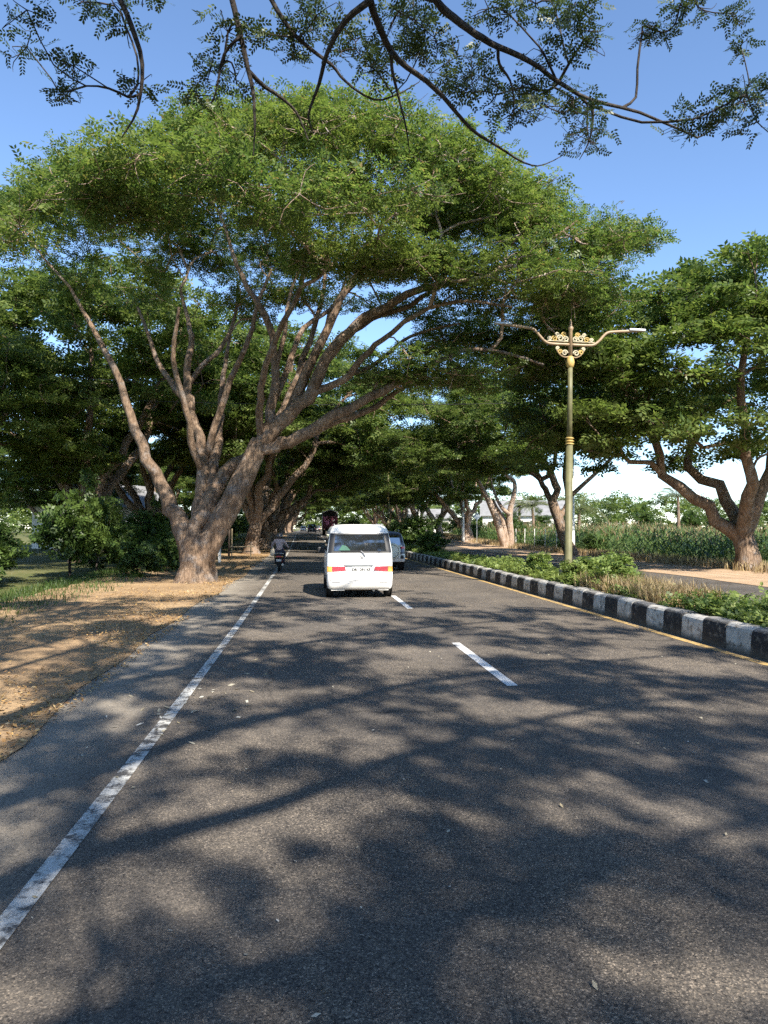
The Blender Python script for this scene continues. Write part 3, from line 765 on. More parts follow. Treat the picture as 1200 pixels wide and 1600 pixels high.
    for _ in range(4000):
        if len(C) >= nv + 470: break
        p = np.array([rng.uniform(-10, 12.5), rng.uniform(-14, 6.3), rng.uniform(8.8, 11.6)])
        if ((p[0] - 1) / 12) ** 2 + ((p[1] + 4) / 11) ** 2 > 1: continue
        # stay above the field of view
        if p[1] > 1 and (p[2] - CAM_H) / p[1] < 1.02: continue
        if on_van(p): continue
        C.append(p)
    C = np.array(C)
    R = np.concatenate([sz(rng, nv, .32, .6), sz(rng, len(C) - nv, .68, .5)])
    root = empty('overhanging_tree', tuple(base)); S2 = S_
    for s in S2: s['P'] = np.asarray(s['P'], float) - base
    C0 = C - base
    ch = grow(rng, S2, C0, .3, .011, .46, .55, .05)
    tw = twig_chains(rng, C0[:nv], R[:nv] * 1.1, 4) + twig_chains(rng, C0[nv:], R[nv:], 2)
    tw = [(a, r * .55, s) for a, r, s in tw]
    ch = [(a_, np.where(r_ < .07, r_ * .78, r_), s_) for a_, r_, s_ in ch]
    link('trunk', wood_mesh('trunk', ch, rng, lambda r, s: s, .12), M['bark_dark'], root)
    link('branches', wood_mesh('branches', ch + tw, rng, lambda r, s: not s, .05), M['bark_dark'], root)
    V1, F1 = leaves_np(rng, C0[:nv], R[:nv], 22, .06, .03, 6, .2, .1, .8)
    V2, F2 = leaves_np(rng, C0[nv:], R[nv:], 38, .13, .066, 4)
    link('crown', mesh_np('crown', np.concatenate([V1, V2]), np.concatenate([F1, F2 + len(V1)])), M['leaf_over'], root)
    tag(root, 'dark bare branches and sparse twigs hanging into the blue sky overhead', 'tree', 'avenue trees beside the road')
overhead_tree()

# --- generic avenue trees (three variants, copied along the rows)
def avenue_tree(seed, H, R, lean, forks, pale=False, low=0.0, leafn=50, ncl=165):
    rng = np.random.default_rng(seed)
    fz = rng.uniform(1.5, 2.3)
    b0 = np.zeros(3)
    S_ = [dict(P=[b0 + [0, 0, -.2], b0 + [0, 0, .15], b0 + [.02, .02, .8], b0 + [lean * .15, 0, fz]], R=[.8, .6, .46, .42], ok=2)]
    for k in range(forks):
        a = 2 * math.pi * k / forks + rng.uniform(-.4, .4)
        e = np.array([lean + math.cos(a) * R * .55, math.sin(a) * R * .55, H * rng.uniform(.66, .8)])
        s0 = b0 + [lean * .12, 0, fz * .85]
        m = s0 + (e - s0) * .42 + np.array([math.cos(a) * .25, math.sin(a) * .25, -H * .01 + .1])
        S_.append(dict(P=[s0, s0 + (m - s0) * .5 + rng.normal(0, .2, 3), m + rng.normal(0, .25, 3), (m + e) / 2 + rng.normal(0, .35, 3), e], R=[.33, .27, .2, .14, .06], ok=.35, per=3, wob=.1))
    C = np.concatenate([dome(rng, ncl, (lean, 0, H * .62 - low), (R, R, H * .38 + low * .7), -.05, .62),
                        dome(rng, ncl // 3, (lean, 0, H * .55 - low), (R * .95, R * .95, 1.6 + low), -1, .5)])
    a_ = rng.uniform(-1.0, 1.0, ncl // 5); q_ = rng.uniform(.55, 1.05, ncl // 5) * R
    C = np.concatenate([C, np.stack([lean + np.cos(a_) * q_, np.sin(a_) * q_, rng.uniform(.36, .55, len(a_)) * H], -1)])
    Rr = sz(rng, len(C), 1.3, .38)
    root = make_tree('avenue_tree', b0, S_, C, Rr, rng, (leafn, .26, .125, 4), (M['bark_pale'] if pale else M['bark'], M['leaf_far']), .33, .022, 2)
    return root
proto = [avenue_tree(31, 15.5, 9.5, 2.2, 5), avenue_tree(32, 13.5, 8.5, 1.6, 4, low=.8), avenue_tree(33, 14.5, 9.0, 1.0, 6, low=.5), avenue_tree(34, 12.0, 8.5, 2.0, 4, True, .6)]
used = [False] * 4
def put_tree(v, x, y, rz, sc, label, group='avenue trees beside the road'):
    o = proto[v] if not used[v] else copy_tree(proto[v])
    used[v] = True
    o.location = (x, y, gzf(y)); o.rotation_euler = (0, 0, rz); o.scale = (sc, sc, sc * random.Random(int(y * 10 + x)).uniform(.92, 1.08))
    tag(o, label, 'tree', group)
    return o
put_tree(0, -3.55, 49.5, .15, 1.0, 'thick brown tree trunk behind the bamboo rail on the leaf-strewn verge')
put_tree(1, -3.25, 60, -.3, 1.05, 'pale forked tree trunk just ahead of the motorcycle rider')
nth = ['third', 'fourth', 'fifth', 'sixth', 'seventh', 'eighth', 'ninth', 'tenth']
for i, (y, v, rz) in enumerate(((76, 2, .5), (92, 0, -.4), (110, 1, .2), (131, 2, -.2), (153, 0, .4), (178, 1, 0), (206, 2, .3))):
    put_tree(v, -3.4 + .15 * math.sin(y), y, rz, 1.0, f'shaded avenue tree on the leafy verge, {nth[i]} beyond the motorcycle rider')
for i, (x, y, v, rz, sc) in enumerate(((17.6, 75, 3, 3.0, 1.0), (17.2, 89.5, 3, 3.6, .95), (17.5, 106, 2, 3.2, 1.0), (17.3, 125, 0, 3.1, .95), (17.5, 147, 1, 3.5, 1.0), (17.4, 172, 2, 2.8, 1.0))):
    put_tree(v, x, y, rz, sc, 'pale stout trunk beside the white pole across the second road' if i == 0 else
             f'avenue tree on the pale dirt across the second road, {nth[i - 1]} past the white pole', 'avenue trees across the second road')
put_tree(1, 18.2, 27.5, 2.9, .95, 'tree reaching a brown limb in from beside the corn, close to the lamp post', 'avenue trees across the second road')
for i, (x, y, v, rz, sc) in enumerate(((-4.0, -30, 0, .2, 1.0), (-3.8, -52, 2, .5, 1.0), (17.4, -13, 1, 3.0, 1.0), (17.2, -32, 2, 3.3, 1.0), (17.6, -54, 0, 2.9, 1.0))):  # unseen trees added behind the camera to block sky light and deepen road shade
    put_tree(v, x, y, rz, sc, f'unseen avenue tree added behind the viewpoint to block sky, {["first on the verge side", "second on the verge side", "first across the second road", "second across the second road", "third across the second road"][i]}', 'avenue trees added behind the viewpoint')
# trees beyond the verge behind the hedge, and far fields
for i, (x, y, v, rz, sc) in enumerate(((-12, 40, 0, 1, 1.0), (-11, 54, 2, 3, 1.0), (-17, 34, 2, 1, .8), (-19, 58, 3, 2, .8), (-15, 80, 1, 0, .8), (-24, 96, 0, 4, .9), (-18, 120, 2, 5, .85))):
    put_tree(v, x, y, rz, sc, f'background tree behind the hedge, {["first", "second", "third", "fourth", "fifth", "sixth", "seventh"][i]} in from the big rain tree', 'trees behind the hedge')

def leaning_tree():
    rng = np.random.default_rng(41); Y = 44.0
    base = at(893, 871, Y); base[2] = gzf(Y)
    S_ = [dict(P=[base + [0, 0, -.1], base + [-.03, 0, .2]] + pxl([(884, 845), (874, 815), (865, 790), (862, 782)], Y, Y), R=[.62, .46, .38, .34, .32, .28], ok=2)]
    def limb(l, R, Y1=43, ok=.35): S_.append(dict(P=pxl(l, Y, Y1), R=R, ok=ok, per=3, wob=.05))
    limb([(863, 785), (869, 765), (860, 742), (846, 722), (815, 712), (780, 706), (735, 690)], [.26, .23, .2, .17, .13, .09, .05], 41)
    limb([(863, 785), (852, 765), (843, 745), (830, 732), (800, 715)], [.2, .17, .14, .1, .05], 45)
    limb([(872, 808), (884, 796), (886, 765), (883, 735), (890, 690), (905, 640)], [.22, .19, .17, .14, .1, .06], 45)
    limb([(860, 742), (868, 715), (862, 680), (850, 640)], [.15, .12, .09, .05], 43)
    limb([(886, 780), (930, 740), (980, 690), (1030, 640)], [.16, .13, .1, .05], 44)
    C = np.concatenate([dome(rng, 150, at(790, 690, 43), (8, 7, 4.8), -.05, .5), dome(rng, 60, at(960, 680, 44), (5, 6, 4), .0, .5), dome(rng, 60, at(760, 712, 42), (5.5, 5, 1.2), -.9, .3)])
    t = make_tree('avenue_tree', base, S_, C, sz(rng, len(C), 1.2, .42), rng, (48, .21, .095, 4), (M['bark'], M['leaf_far']), .33, .022, 2)
    tag(t, 'crooked leaning tree right behind the olive lamp post at the corn edge', 'tree', 'avenue trees across the second road')
leaning_tree()
def twin_tree():
    rng = np.random.default_rng(42); Y = 61.0
    base = at(791, 858, Y); base[2] = gzf(Y)
    S_ = [dict(P=[base + [-.1, 0, -.1], base + [-.12, 0, .25]] + pxl([(783, 835), (775, 808), (765, 785), (756, 768), (740, 735)], Y, Y), R=[.5, .38, .33, .3, .26, .2, .1], ok=.75)]
    S_.append(dict(P=[base + [.05, 0, .1]] + pxl([(790, 838), (786, 812), (776, 795), (770, 780)], Y, 62), R=[.34, .3, .26, .2, .12], ok=.8))
    S_.append(dict(P=[base + [.3, 0, -.05]] + pxl([(798, 840), (796, 812), (798, 792), (804, 768), (803, 752), (793, 744), (780, 730)], Y, 60), R=[.38, .3, .27, .24, .19, .17, .13, .07], ok=.7))
    S_.append(dict(P=pxl([(797, 803), (786, 795), (776, 778), (768, 755)], 60.6, 62), R=[.2, .17, .13, .07], ok=.6))
    C = np.concatenate([dome(rng, 120, at(770, 700, 60), (7, 7, 4.8), -.05, .5), dome(rng, 50, at(720, 720, 58), (5, 5, 2), -.7, .3)])
    t = make_tree('avenue_tree', base, S_, C, sz(rng, len(C), 1.2, .42), rng, (48, .23, .105, 4), (M['bark_pale'], M['leaf_far']), .33, .022, 2)
    tag(t, 'tree with splayed twin trunks on the pale dirt across the second road', 'tree', 'avenue trees across the second road')
twin_tree()

# ------------------------------------------------------------------ shrubs, ground cover, crop, litter
def shrub_proto(seed, r, h, n, L, Wd, leaf='leaf_bush', name='shrub'):
    rng = np.random.default_rng(seed)
    root = empty(name, (0, 0, 0))
    nc = 26
    C = dome(rng, nc, (0, 0, h * .42), (r * .8, r * .8, h * .5), -.7, .35)
    R = sz(rng, nc, r * .34, .8)
    V, F = leaves_np(rng, C, R, n, L, Wd, 3, .1, .2, .7)
    link('foliage', mesh_np('foliage', V, F), M[leaf], root)
    ch = grow(rng, [dict(P=[(0, 0, -.1), (0, 0, .15), (.03, 0, .4)], R=[.06, .05, .04], ok=.5)], C, .2, .011, .45)
    link('stem', wood_mesh('stem', ch, rng, lambda r_, s: True), M['bark_dark'], root)
    return root
SH = [shrub_proto(51, 1.5, 3.0, 34, .17, .085), shrub_proto(52, 1.7, 2.4, 34, .15, .085), shrub_proto(53, 1.2, 1.8, 34, .12, .07), shrub_proto(54, .55, .75, 26, .085, .055, 'leaf_cover')]
su = [False] * 4
def put_shrub(v, x, y, z, s, label, group, rz=0.0, sz_=None):
    o = SH[v] if not su[v] else copy_tree(SH[v]); su[v] = True
    o.location = (x, y, gzf(y) + z); o.rotation_euler = (0, 0, rz); o.scale = (s, s, sz_ or s)
    tag(o, label, 'shrub', group)
rs = random.Random(77)
ORD = ['first', 'second', 'third', 'fourth', 'fifth', 'sixth', 'seventh', 'eighth', 'ninth', 'tenth', 'eleventh', 'twelfth', 'thirteenth', 'fourteenth', 'fifteenth', 'sixteenth', 'seventeenth', 'eighteenth', 'nineteenth', 'twentieth']
put_shrub(0, 7.0, 42.5, .3, 1.05, 'tall dark bush on the median just past the silver off-roader', 'median bushes', .4)
put_shrub(1, 6.95, 46.5, .3, .95, 'dark bush on the median directly behind the tallest median bush', 'median bushes', 1.4)
put_shrub(0, 7.0, 54, .3, .9, 'dark median bush, third along from the silver off-roader', 'median bushes', 2.4)
put_shrub(2, 7.1, 38.6, .3, .8, 'low dark bush at the foot of the tallest median bush', 'median bushes', 2.0)
for i in range(10):
    put_shrub((1, 0, 2)[i % 3], 7 + rs.uniform(-.15, .15), 66 + i * 8.5, .3, rs.uniform(.6, .9), f'small median bush past the second lamp post, {ORD[i]} along', 'far median bushes', rs.uniform(0, 6))
for i, (x, y, s) in enumerate(((7.15, 15.6, 1.15), (6.85, 17.4, .8), (7.5, 18.3, .9), (7.25, 21.6, .9))):
    put_shrub(3, x, y, .33, s, ['leafy green weed clump on the median near the dry grass', 'low dark leafed clump against the kerb beside the lamp pedestal', 'leafy clump at the foot of the lamp pedestal', 'bright leafy mound on the median just past the lamp post'][i], 'median weed clumps', i * 1.3)
lab = 'dense green hedge bush behind the leaf-strewn verge'
hy = 13.0; i = 0
while hy < 150:
    near = hy < 26
    put_shrub((0, 1, 0, 2)[i % 4], -7.6 - rs.uniform(0, 1.4) - (2.0 if near else 0), hy, 0, rs.uniform(.85, 1.2), f'green hedge bush behind the leaf-strewn verge, {ORD[i]} along the hedge' if i < 20 else lab + ', far down the road', 'hedge bushes along the verge', rs.uniform(0, 6), rs.uniform(.85, 1.4)); hy += rs.uniform(2.2, 3.2) if hy < 60 else 4.5; i += 1
for i, (x, y, s) in enumerate(((-5.6, 29.5, .75), (-6.2, 33, .9), (-5.5, 39.5, .55), (-6.3, 44, .9), (-5.9, 26.2, .8))):
    put_shrub(2, x, y, 0, s, ['dark bush beside the foot of the big rain tree', 'green bush next to the bamboo rail', 'small bush in front of the bamboo rail', 'bush between bamboo rail and thick brown trunk', 'leafy bush half hidden by the big rain tree trunk'][i], 'bushes on the verge', i)
BY = [46, 52, 67, 72, 82, 95, 58, 110, 80, 90, 100.5, 96, 99, 102, 100, 98, 101, 104.5, 104]
for i, (x, y, s) in enumerate(((19.6, 46, .6), (19.4, 52, .5), (20.5, 67, .9), (21.5, 72, 1.1), (20, 82, 1.1), (21, 95, 1.2), (19.8, 58, .45), (22, 110, 1.2), (24, 80, 1.1), (26, 90, 1.2), (28, 100.5, 1.3), (33, 96, 1.3), (37, 99, 1.2), (44, 102, 1.5), (50, 100, 1.5), (56, 98, 1.6), (62, 101, 1.7), (68, 104.5, 1.7), (31, 104, 1.4))):
    put_shrub((1, 2, 0)[i % 3], x, y, 0, s, f'green bush beyond the dirt across the second road, {ORD[sorted(BY).index(y)]} in distance', 'bushes across the second road', i * .7)

def cover():
    rng = np.random.default_rng(61)
    n = 15000
    y = 8 + 62 * rng.random(n) ** 1.5; x = rng.uniform(6.38, 7.75, n)
    hgt = .12 + .22 * (np.sin(y * 1.3) * .5 + .5) * (np.sin(y * .47 + x * 2) * .5 + .5) + .06 * np.sin(y * 4.1 + x * 5)
    keep = (np.sin(y * .8 + 1.2) + np.sin(y * 2.3 + x * 3) > -1.35) & ~((y > 14.2) & (y < 16.3) & (rng.random(n) < .75)); x, y, hgt = x[keep], y[keep], hgt[keep]
    C = np.stack([x, y, gz(y) + .36 + hgt * rng.random(len(x))], -1)
    V, F = leaves_np(rng, C, np.full((len(C), 3), .07), 1, .085, .06, 2, .0, .3, .6)
    tag(link('ground_cover', mesh_np('ground_cover', V, F), M['leaf_cover']), 'bright green creeping ground cover spilling over the median soil', 'ground cover', kind='stuff')
cover()

def blades(name, P, h, m, rng, label, cat, width=.012, bend=.35):
    n = len(P); az = rng.uniform(0, 2 * math.pi, n); d = np.stack([np.cos(az), np.sin(az), np.zeros(n)], -1); s = np.stack([-np.sin(az), np.cos(az), np.zeros(n)], -1)
    h = h * rng.uniform(.5, 1.15, (n, 1)); b = bend * rng.uniform(.3, 1.4, (n, 1)) * h; up = np.array([0, 0, 1.0])
    w = width * rng.uniform(.7, 1.3, (n, 1))
    p0 = P; p1 = P + up * h * .6 + d * b * .3; p2 = P + up * h + d * b
    V = np.stack([p0 - s * w, p0 + s * w, p1 + s * w * .8, p1 - s * w * .8, p2], 1).reshape(-1, 3)
    i = np.arange(n)[:, None] * 5
    F4 = (i + np.array([[0, 1, 2, 3]])).astype(np.int32); F3 = (i + np.array([[3, 2, 4]])).astype(np.int32)
    return tag(link(name, mesh_np(name, V, [F4, F3]), m), label, cat, kind='stuff')
rng = np.random.default_rng(62)
n = 2600; yy = rng.uniform(12.2, 16.4, n); xx = rng.uniform(6.42, 7.7, n)
blades('dry_grass', np.stack([xx, yy, np.full(n, .33)], -1), .42, M['dry'], rng, 'straw-brown dry grass tuft on the median beside the kerb', 'dry grass', .008, .6)
n = 9000; yy = rng.uniform(24, 100, n); xx = 17.2 + rng.random(n) ** .7 * 2.2
blades('verge_grass', np.stack([xx, yy, gz(yy)], -1), .45, M['dry'], rng, 'yellowed grass along the edge of the corn field', 'grass', .02, .5)
n = 14000; yy = 11 + 75 * rng.random(n) ** 1.4; xx = -5.2 - rng.random(n) ** .6 * 2.8
blades('verge_weeds', np.stack([xx, yy, gz(yy)], -1), .2, M['leaf_bush'], rng, 'rough green weeds at the back of the leaf-strewn verge', 'weeds', .008, 1.0)

def corn():
    rng = np.random.default_rng(63)
    rows = []
    for x in np.arange(19.3, 50, .8):
        ys = np.arange(27, 92, .42 if x < 30 else .9); ys = ys[ys > x * 1.02]
        rows.append(np.stack([x + rng.normal(0, .06, len(ys)), ys + rng.normal(0, .08, len(ys)), gz(ys)], -1))
    P = np.concatenate(rows); n = len(P)
    H = rng.uniform(1.0, 1.75, n) * (1 + .16 * np.sin(P[:, 1] * .55 + P[:, 0] * .3) + .1 * np.sin(P[:, 1] * .21 - P[:, 0] * .4))
    Vs = []; Fs = []; n0 = 0
    for j in range(7):
        az = rng.uniform(0, 2 * math.pi, n); d = np.stack([np.cos(az), np.sin(az), np.zeros(n)], -1); s = np.stack([-np.sin(az), np.cos(az), np.zeros(n)], -1)
        z0 = (H * (.15 + .12 * j))[:, None] * np.array([[0, 0, 1.0]]); L = rng.uniform(.5, .8, (n, 1)); w = .04
        up = np.array([[0, 0, 1.0]])
        a = P + z0; b_ = a + d * L * .4 + up * L * .38; c = a + d * L + up * L * rng.uniform(-.25, .25, (n, 1))
        V = np.stack([a - s * w * .6, a + s * w * .6, b_ + s * w, b_ - s * w, c], 1).reshape(-1, 3)
        i = np.arange(n)[:, None] * 5
        Vs.append(V); Fs.append(((i + [[0, 1, 2, 3]]) + n0, (i + [[3, 2, 4]]) + n0)); n0 += len(V)
    F4 = np.concatenate([f[0] for f in Fs]); F3 = np.concatenate([f[1] for f in Fs])
    tag(link('corn_crop', mesh_np('corn_crop', np.concatenate(Vs), [F4.astype(np.int32), F3.astype(np.int32)]), M['leaf_corn']), 'green standing corn crop filling the field across the second road', 'corn crop', kind='stuff')
    sel = rng.random(n) < .8
    q = P[sel].copy(); q[:, 2] += H[sel] * .95
    blades('corn_tassels', np.repeat(q, 3, 0), .38, M['dry'], rng, 'pale yellow tassels along the tops of the corn', 'corn tassels', .018, .5)
corn()

def flat_bits(name, P, size, m, rng, label, cat):
    n = len(P); az = rng.uniform(0, 2 * math.pi, n); tl = rng.normal(0, .3, (n, 2))
    d = np.stack([np.cos(az), np.sin(az), tl[:, 0]], -1); s = np.stack([-np.sin(az), np.cos(az), tl[:, 1]], -1)
    L = size * rng.uniform(.5, 1.3, (n, 1)); w = L * rng.uniform(.3, .6, (n, 1))
    V = np.stack([P - d * L * .5, P + s * w * .5, P + d * L * .5, P - s * w * .5], 1).reshape(-1, 3)
    return tag(link(name, mesh_np(name, V, np.arange(4 * n, dtype=np.int32).reshape(-1, 4)), m), label, cat, kind='stuff')
rng = np.random.default_rng(64)
n = 42000; yy = 3 + 80 * rng.random(n) ** 1.6; xx = -2.2 - np.abs(rng.normal(0, 1.6, n)); kp = (np.sin(yy * 1.1) + np.sin(xx * 2.2 + yy * .6) + rng.normal(0, .7, n)) > -.6
xx, yy = xx[kp], yy[kp]; xx = np.maximum(xx, -7)
flat_bits('leaf_litter', np.stack([xx, yy, gz(yy) + .05 + rng.uniform(0, .035, len(xx)) - .035 * (xx > -2.7)], -1), .05, M['litter'], rng, 'orange brown fallen leaves strewn over the verge beside the edge line', 'leaf litter')
n = 420; yy = 2 + 24 * rng.random(n) ** 1.3; xx = rng.uniform(-2.4, 6.0, n)
flat_bits('road_debris', np.stack([xx, yy, np.full(n, .012)], -1), .03, M['bit'], rng, 'tiny pale dry leaves and chips scattered on the asphalt', 'debris')
n = 70; yy = rng.normal(7.6, 1.1, n); xx = rng.normal(-1.1, .35, n)
flat_bits('dried_spatter', np.stack([xx, yy, np.full(n, .009)], -1), .07, M['bit'], rng, 'pale spatter of dried bits near the white edge line', 'debris')

def tree_line(seed, x0, x1, y0, y1, n, label, top=9):
    rng = np.random.default_rng(seed)
    C = np.stack([rng.uniform(x0, x1, n), rng.uniform(y0, y1, n), rng.uniform(1, top, n)], -1); C[:, 2] += .9
    V, F = leaves_np(rng, C, np.stack([rng.uniform(2.5, 5, n)] * 2 + [rng.uniform(1.5, 3, n)], -1), 26, .9, .5, 3)
    tag(link('treeline', mesh_np('treeline', V, F), M['leaf_far']), label, 'trees', kind='stuff')
tree_line(71, 26, 260, 175, 215, 420, 'hazy green tree belt beyond the corn field and houses')
tree_line(72, -230, -26, 130, 170, 420, 'distant green tree belt beyond the hedge')
tree_line(73, -30, 45, 255, 290, 430, 'mass of far trees closing the end of the avenue', 17)

# ------------------------------------------------------------------ palms
def palm(x, y, h, label, seed, nf=15, fl=2.6):
    rng = np.random.default_rng(seed)
    root = empty('palm_tree', (x, y, gzf(y)), rng.uniform(0, 6))
    t = MB(); pts = [(0.12 * math.sin(i * .5), 0, h * i / 7 - .1 * (i == 0)) for i in range(8)]
    t.tube(pts, [.24 - .1 * i / 7 for i in range(8)], 8).build('trunk', M['bark'], root, True)
    K = 14
    s = np.linspace(0, 1, K); px = fl * s; pz = fl * (.75 * s - .95 * s * s)
    Vs, F = tube_np(np.stack([px, np.zeros(K), pz], -1), np.linspace(.03, .008, K), 4); V = [Vs]; Fs = [F]; n0 = len(Vs)
    q = []
    for i in range(1, K):
        for side in (-1, 1):
            for e in (0, .5):
                u = (i - e) / (K - 1); a = np.array([fl * u, 0, fl * (.75 * u - .95 * u * u)])
                l = .75 * (1 - abs(u - .45)) ; d = np.array([.45, side * .8, -.45]) * l
                q.append([a, a + d * .5 + [.035, 0, .02], a + d, a + d * .5 - [.035, 0, -.02]])
    q = np.array(q).reshape(-1, 3); Fs.append(np.arange(len(q)).reshape(-1, 4) + n0); V.append(q)
    me = mesh_np('frond', np.concatenate(V), np.concatenate(Fs)); me.materials.append(M['leaf_palm'])
    for i in range(nf):
        o = link('frond', me, None, root); o.location = (0.12 * math.sin(3.5), 0, h - .05)
        o.rotation_euler = (0, -rng.uniform(-.55, .75), 2 * math.pi * i / nf * 1.0 + i * 2.4); k = rng.uniform(.8, 1.15); o.scale = (k, k, k)
    tag(root, label, 'palm', 'palms beyond the corn')
p = at(906, 826, 78); palm(p[0], 78, 3.6, 'broad low palm rising behind the corn beside the lamp post', 81, 20, 4.0)
p = at(832, 826, 88); palm(p[0], 88, 4.0, 'feathery palm seen between the twin trunks and the leaning tree', 82, 16, 3.0)
p = at(812, 826, 96); palm(p[0], 96, 4.3, 'smaller palm closest to the twin trunks', 83, 14, 2.6)
p = at(1060, 826, 84); palm(p[0], 84, 5.2, 'tall palm over the corn well past the lamp post', 84, 16, 3.2)

# ------------------------------------------------------------------ houses, poles, fences, signs
def house(x, y, w, d, h, rz, wallm, roofm, label, nwin=3):
    root = empty('house', (x, y, gzf(y)), rz)
    MB().box(-w / 2, w / 2, 0, d, -.2, h).build('wall', wallm, root)
    ov = .5; rh = w * .12 + .9
    roof = MB().prism([(-ov, h - .08), (d / 2, h + rh), (d + ov, h - .08), (d + ov, h + .06), (d / 2, h + rh + .16), (-ov, h + .06)], -w / 2 - ov, w / 2 + ov, 'x').build('roof', roofm, root)
    MB().prism([(0, h + .002), (d / 2, h + rh - .1), (d, h + .002)], -w / 2 + .01, w / 2 - .01, 'x').build('gable', wallm, root)
    for i in range(nwin):
        cx = -w / 2 + w * (i + .5) / nwin
        if i == nwin // 2:
            MB().box(cx - .5, cx + .5, -.05, .05, 0, 2.1).build('door', M['wood_dark'], root); continue
        f = MB().box(cx - .7, cx + .7, -.06, .05, .9, 2.2).build('window', M['pale_frame'], root)
        MB().box(cx - .6, cx - .03, -.075, -.05, 1.0, 2.1).build('pane', M['glass'], f)
        MB().box(cx + .03, cx + .6, -.075, -.05, 1.0, 2.1).build('pane', M['glass'], f)
    tag(root, label, 'house')
house(41, 128, 16, 8, 3.2, -.25, M['house_wall'], M['roof_metal'], 'long low white house with grey roof beyond the corn', 5)
house(27, 150, 9, 7, 3.0, -.1, M['house_wall'], M['roof_metal'], 'small white house behind the pale trunks across the second road', 3)
house(-14.5, 66, 11, 7, 3.4, 1.2, M['house_wall'], M['roof_metal'], 'white house half hidden behind the verge hedge', 3)

def utility_pole(x, y, h, r, label, m='white_pole', arm=True, top_dark=True):
    root = empty('utility_pole', (x, y, gzf(y)))
    MB().lathe([(r * 1.1, -.2), (r, .5), (r * .7, h)], n=12).build('pole', M[m], root, True)
    if arm:
        MB().box(-.9, .9, -.05, .05, h - .55, h - .43, .01).build('crossarm', M['wood_dark'], root)
        for k in (-.8, 0, .8): MB().lathe([(.03, h - .43), (.05, h - .36), (.025, h - .28), (.045, h - .2), (.02, h - .16)], (k, 0, 0), n=8).build('insulator', M['clear_lens'], root)
    tag(root, label, 'pole', 'utility poles across the second road')
    return x, y, gzf(y) + h
A = at(894.5, 880, 45.5); pa = utility_pole(A[0], 45.5, 8.6, .17, 'white painted pole showing just behind the olive lamp post')
B_ = at(723.5, 845, 74); pb = utility_pole(B_[0], 74, 8.4, .16, 'white pole standing beside the stout pale trunk')
pc = utility_pole(17.0, 104, 8.4, .15, 'far white pole between the distant pale trunks')
pd = (19.5, 8, 8.6)
for j, k in enumerate((-.8, 0, .8)):
    for q, (a, b2) in enumerate(((pd, pa), (pa, pb), (pb, pc))):
        pts = []
        for u in np.linspace(0, 1, 13):
            pts.append((a[0] + (b2[0] - a[0]) * u + k, a[1] + (b2[1] - a[1]) * u, a[2] + (b2[2] - a[2]) * u - .15 - .7 * 4 * u * (1 - u) * .6))
        tag(MB().tube(pts, .014, 5).build('power_cable', M['wire']), f'{["outer", "middle", "inner"][j]} strand of thin black cable {["passing over the corn to the pole behind the lamp", "from the lamp-side pole to the stout trunk pole", "past the stout pale trunk to the far white pole"][q]}', 'cable', 'cables on the white poles')
# cable crossing in front of the big tree
for j, (z0, z1) in enumerate(((8.6, 9.2), (7.9, 8.4))):
    pts = [(-14 + 32 * u, 33 + j, z0 + (z1 - z0) * u - .9 * 4 * u * (1 - u) * .5) for u in np.linspace(0, 1, 15)]
    tag(MB().tube(pts, .013, 5).build('power_cable', M['wire']), ['thin cable strung across the road behind the big limbs', 'lower thin cable strung across the road behind the big limbs'][j], 'cable', 'cables across the road')

def road_sign():
    Y = 71; p = at(745, 826, Y); z = gzf(Y)
    root = empty('road_sign', (p[0], Y, z))
    MB().tube([(0, 0, -.1), (0, 0, 3.0)], .035, 8).build('post', M['galv'], root)
    MB().prism([(-.42, 2.75), (0, 2.33), (.42, 2.75), (0, 3.17)], -.03, -.06).build('plate', M['sign_face'], root)
    tag(root, 'grey diamond road sign on a thin post beside the stout pale trunk', 'road sign')
road_sign()
def field_fence():
    root = empty('field_fence', (19.0, 52, gzf(52)))
    for i, yv in enumerate((0, 2.6, 5.2, 7.8, 10.4, 13)):
        MB().tube([(0, yv, -.1), (.03, yv, 1.75)], .035, 6).build('post', M['white_pole'], root)
    for z in (.8, 1.5): MB().tube([(0, 0, z), (0, 6, z - .03), (0, 13, z)], .012, 5).build('rail', M['galv'], root)
    tag(root, 'thin pale post and wire fence between corn and twin trunked tree', 'fence')
field_fence()
def bamboo_rail():
    p = at(357, 860, 44.5)
    root = empty('bamboo_frame', (p[0], 44.5, 0))
    w = 1.35
    MB().tube([(0, .25, -.05), (.02, .25, 2.3)], .07, 8).build('dark_post', M['wood_dark'], root)
    for x in (.2, 1.35): MB().tube([(x, 0, -.05), (x + .01, 0, 1.75 if x < 1 else .8)], .035, 7).build('post', M['bamboo'], root)
    for z in (.32, .62): MB().tube([(.1, -.04, z), (1.5, -.04, z + .02)], .03, 7).build('rail', M['bamboo'], root)
    MB().box(.1, 1.5, .05, .5, .62, .66, .008).build('bench_board', M['bamboo'], root)
    tag(root, 'rough bamboo rail and posts in front of the hedge', 'bamboo rail')
bamboo_rail()
def white_stake():
    p = at(343, 870, 37); root = empty('marker_post', (p[0], 37, 0))
    MB().box(-.07, .07, -.07, .07, -.1, 1.15, .015).build('shaft', M['white_pole'], root); MB().box(-.085, .085, -.085, .085, .8, .95).build('band', M['black'], root)
    tag(root, 'short pale marker post among bushes behind the big trunk', 'post')
white_stake()

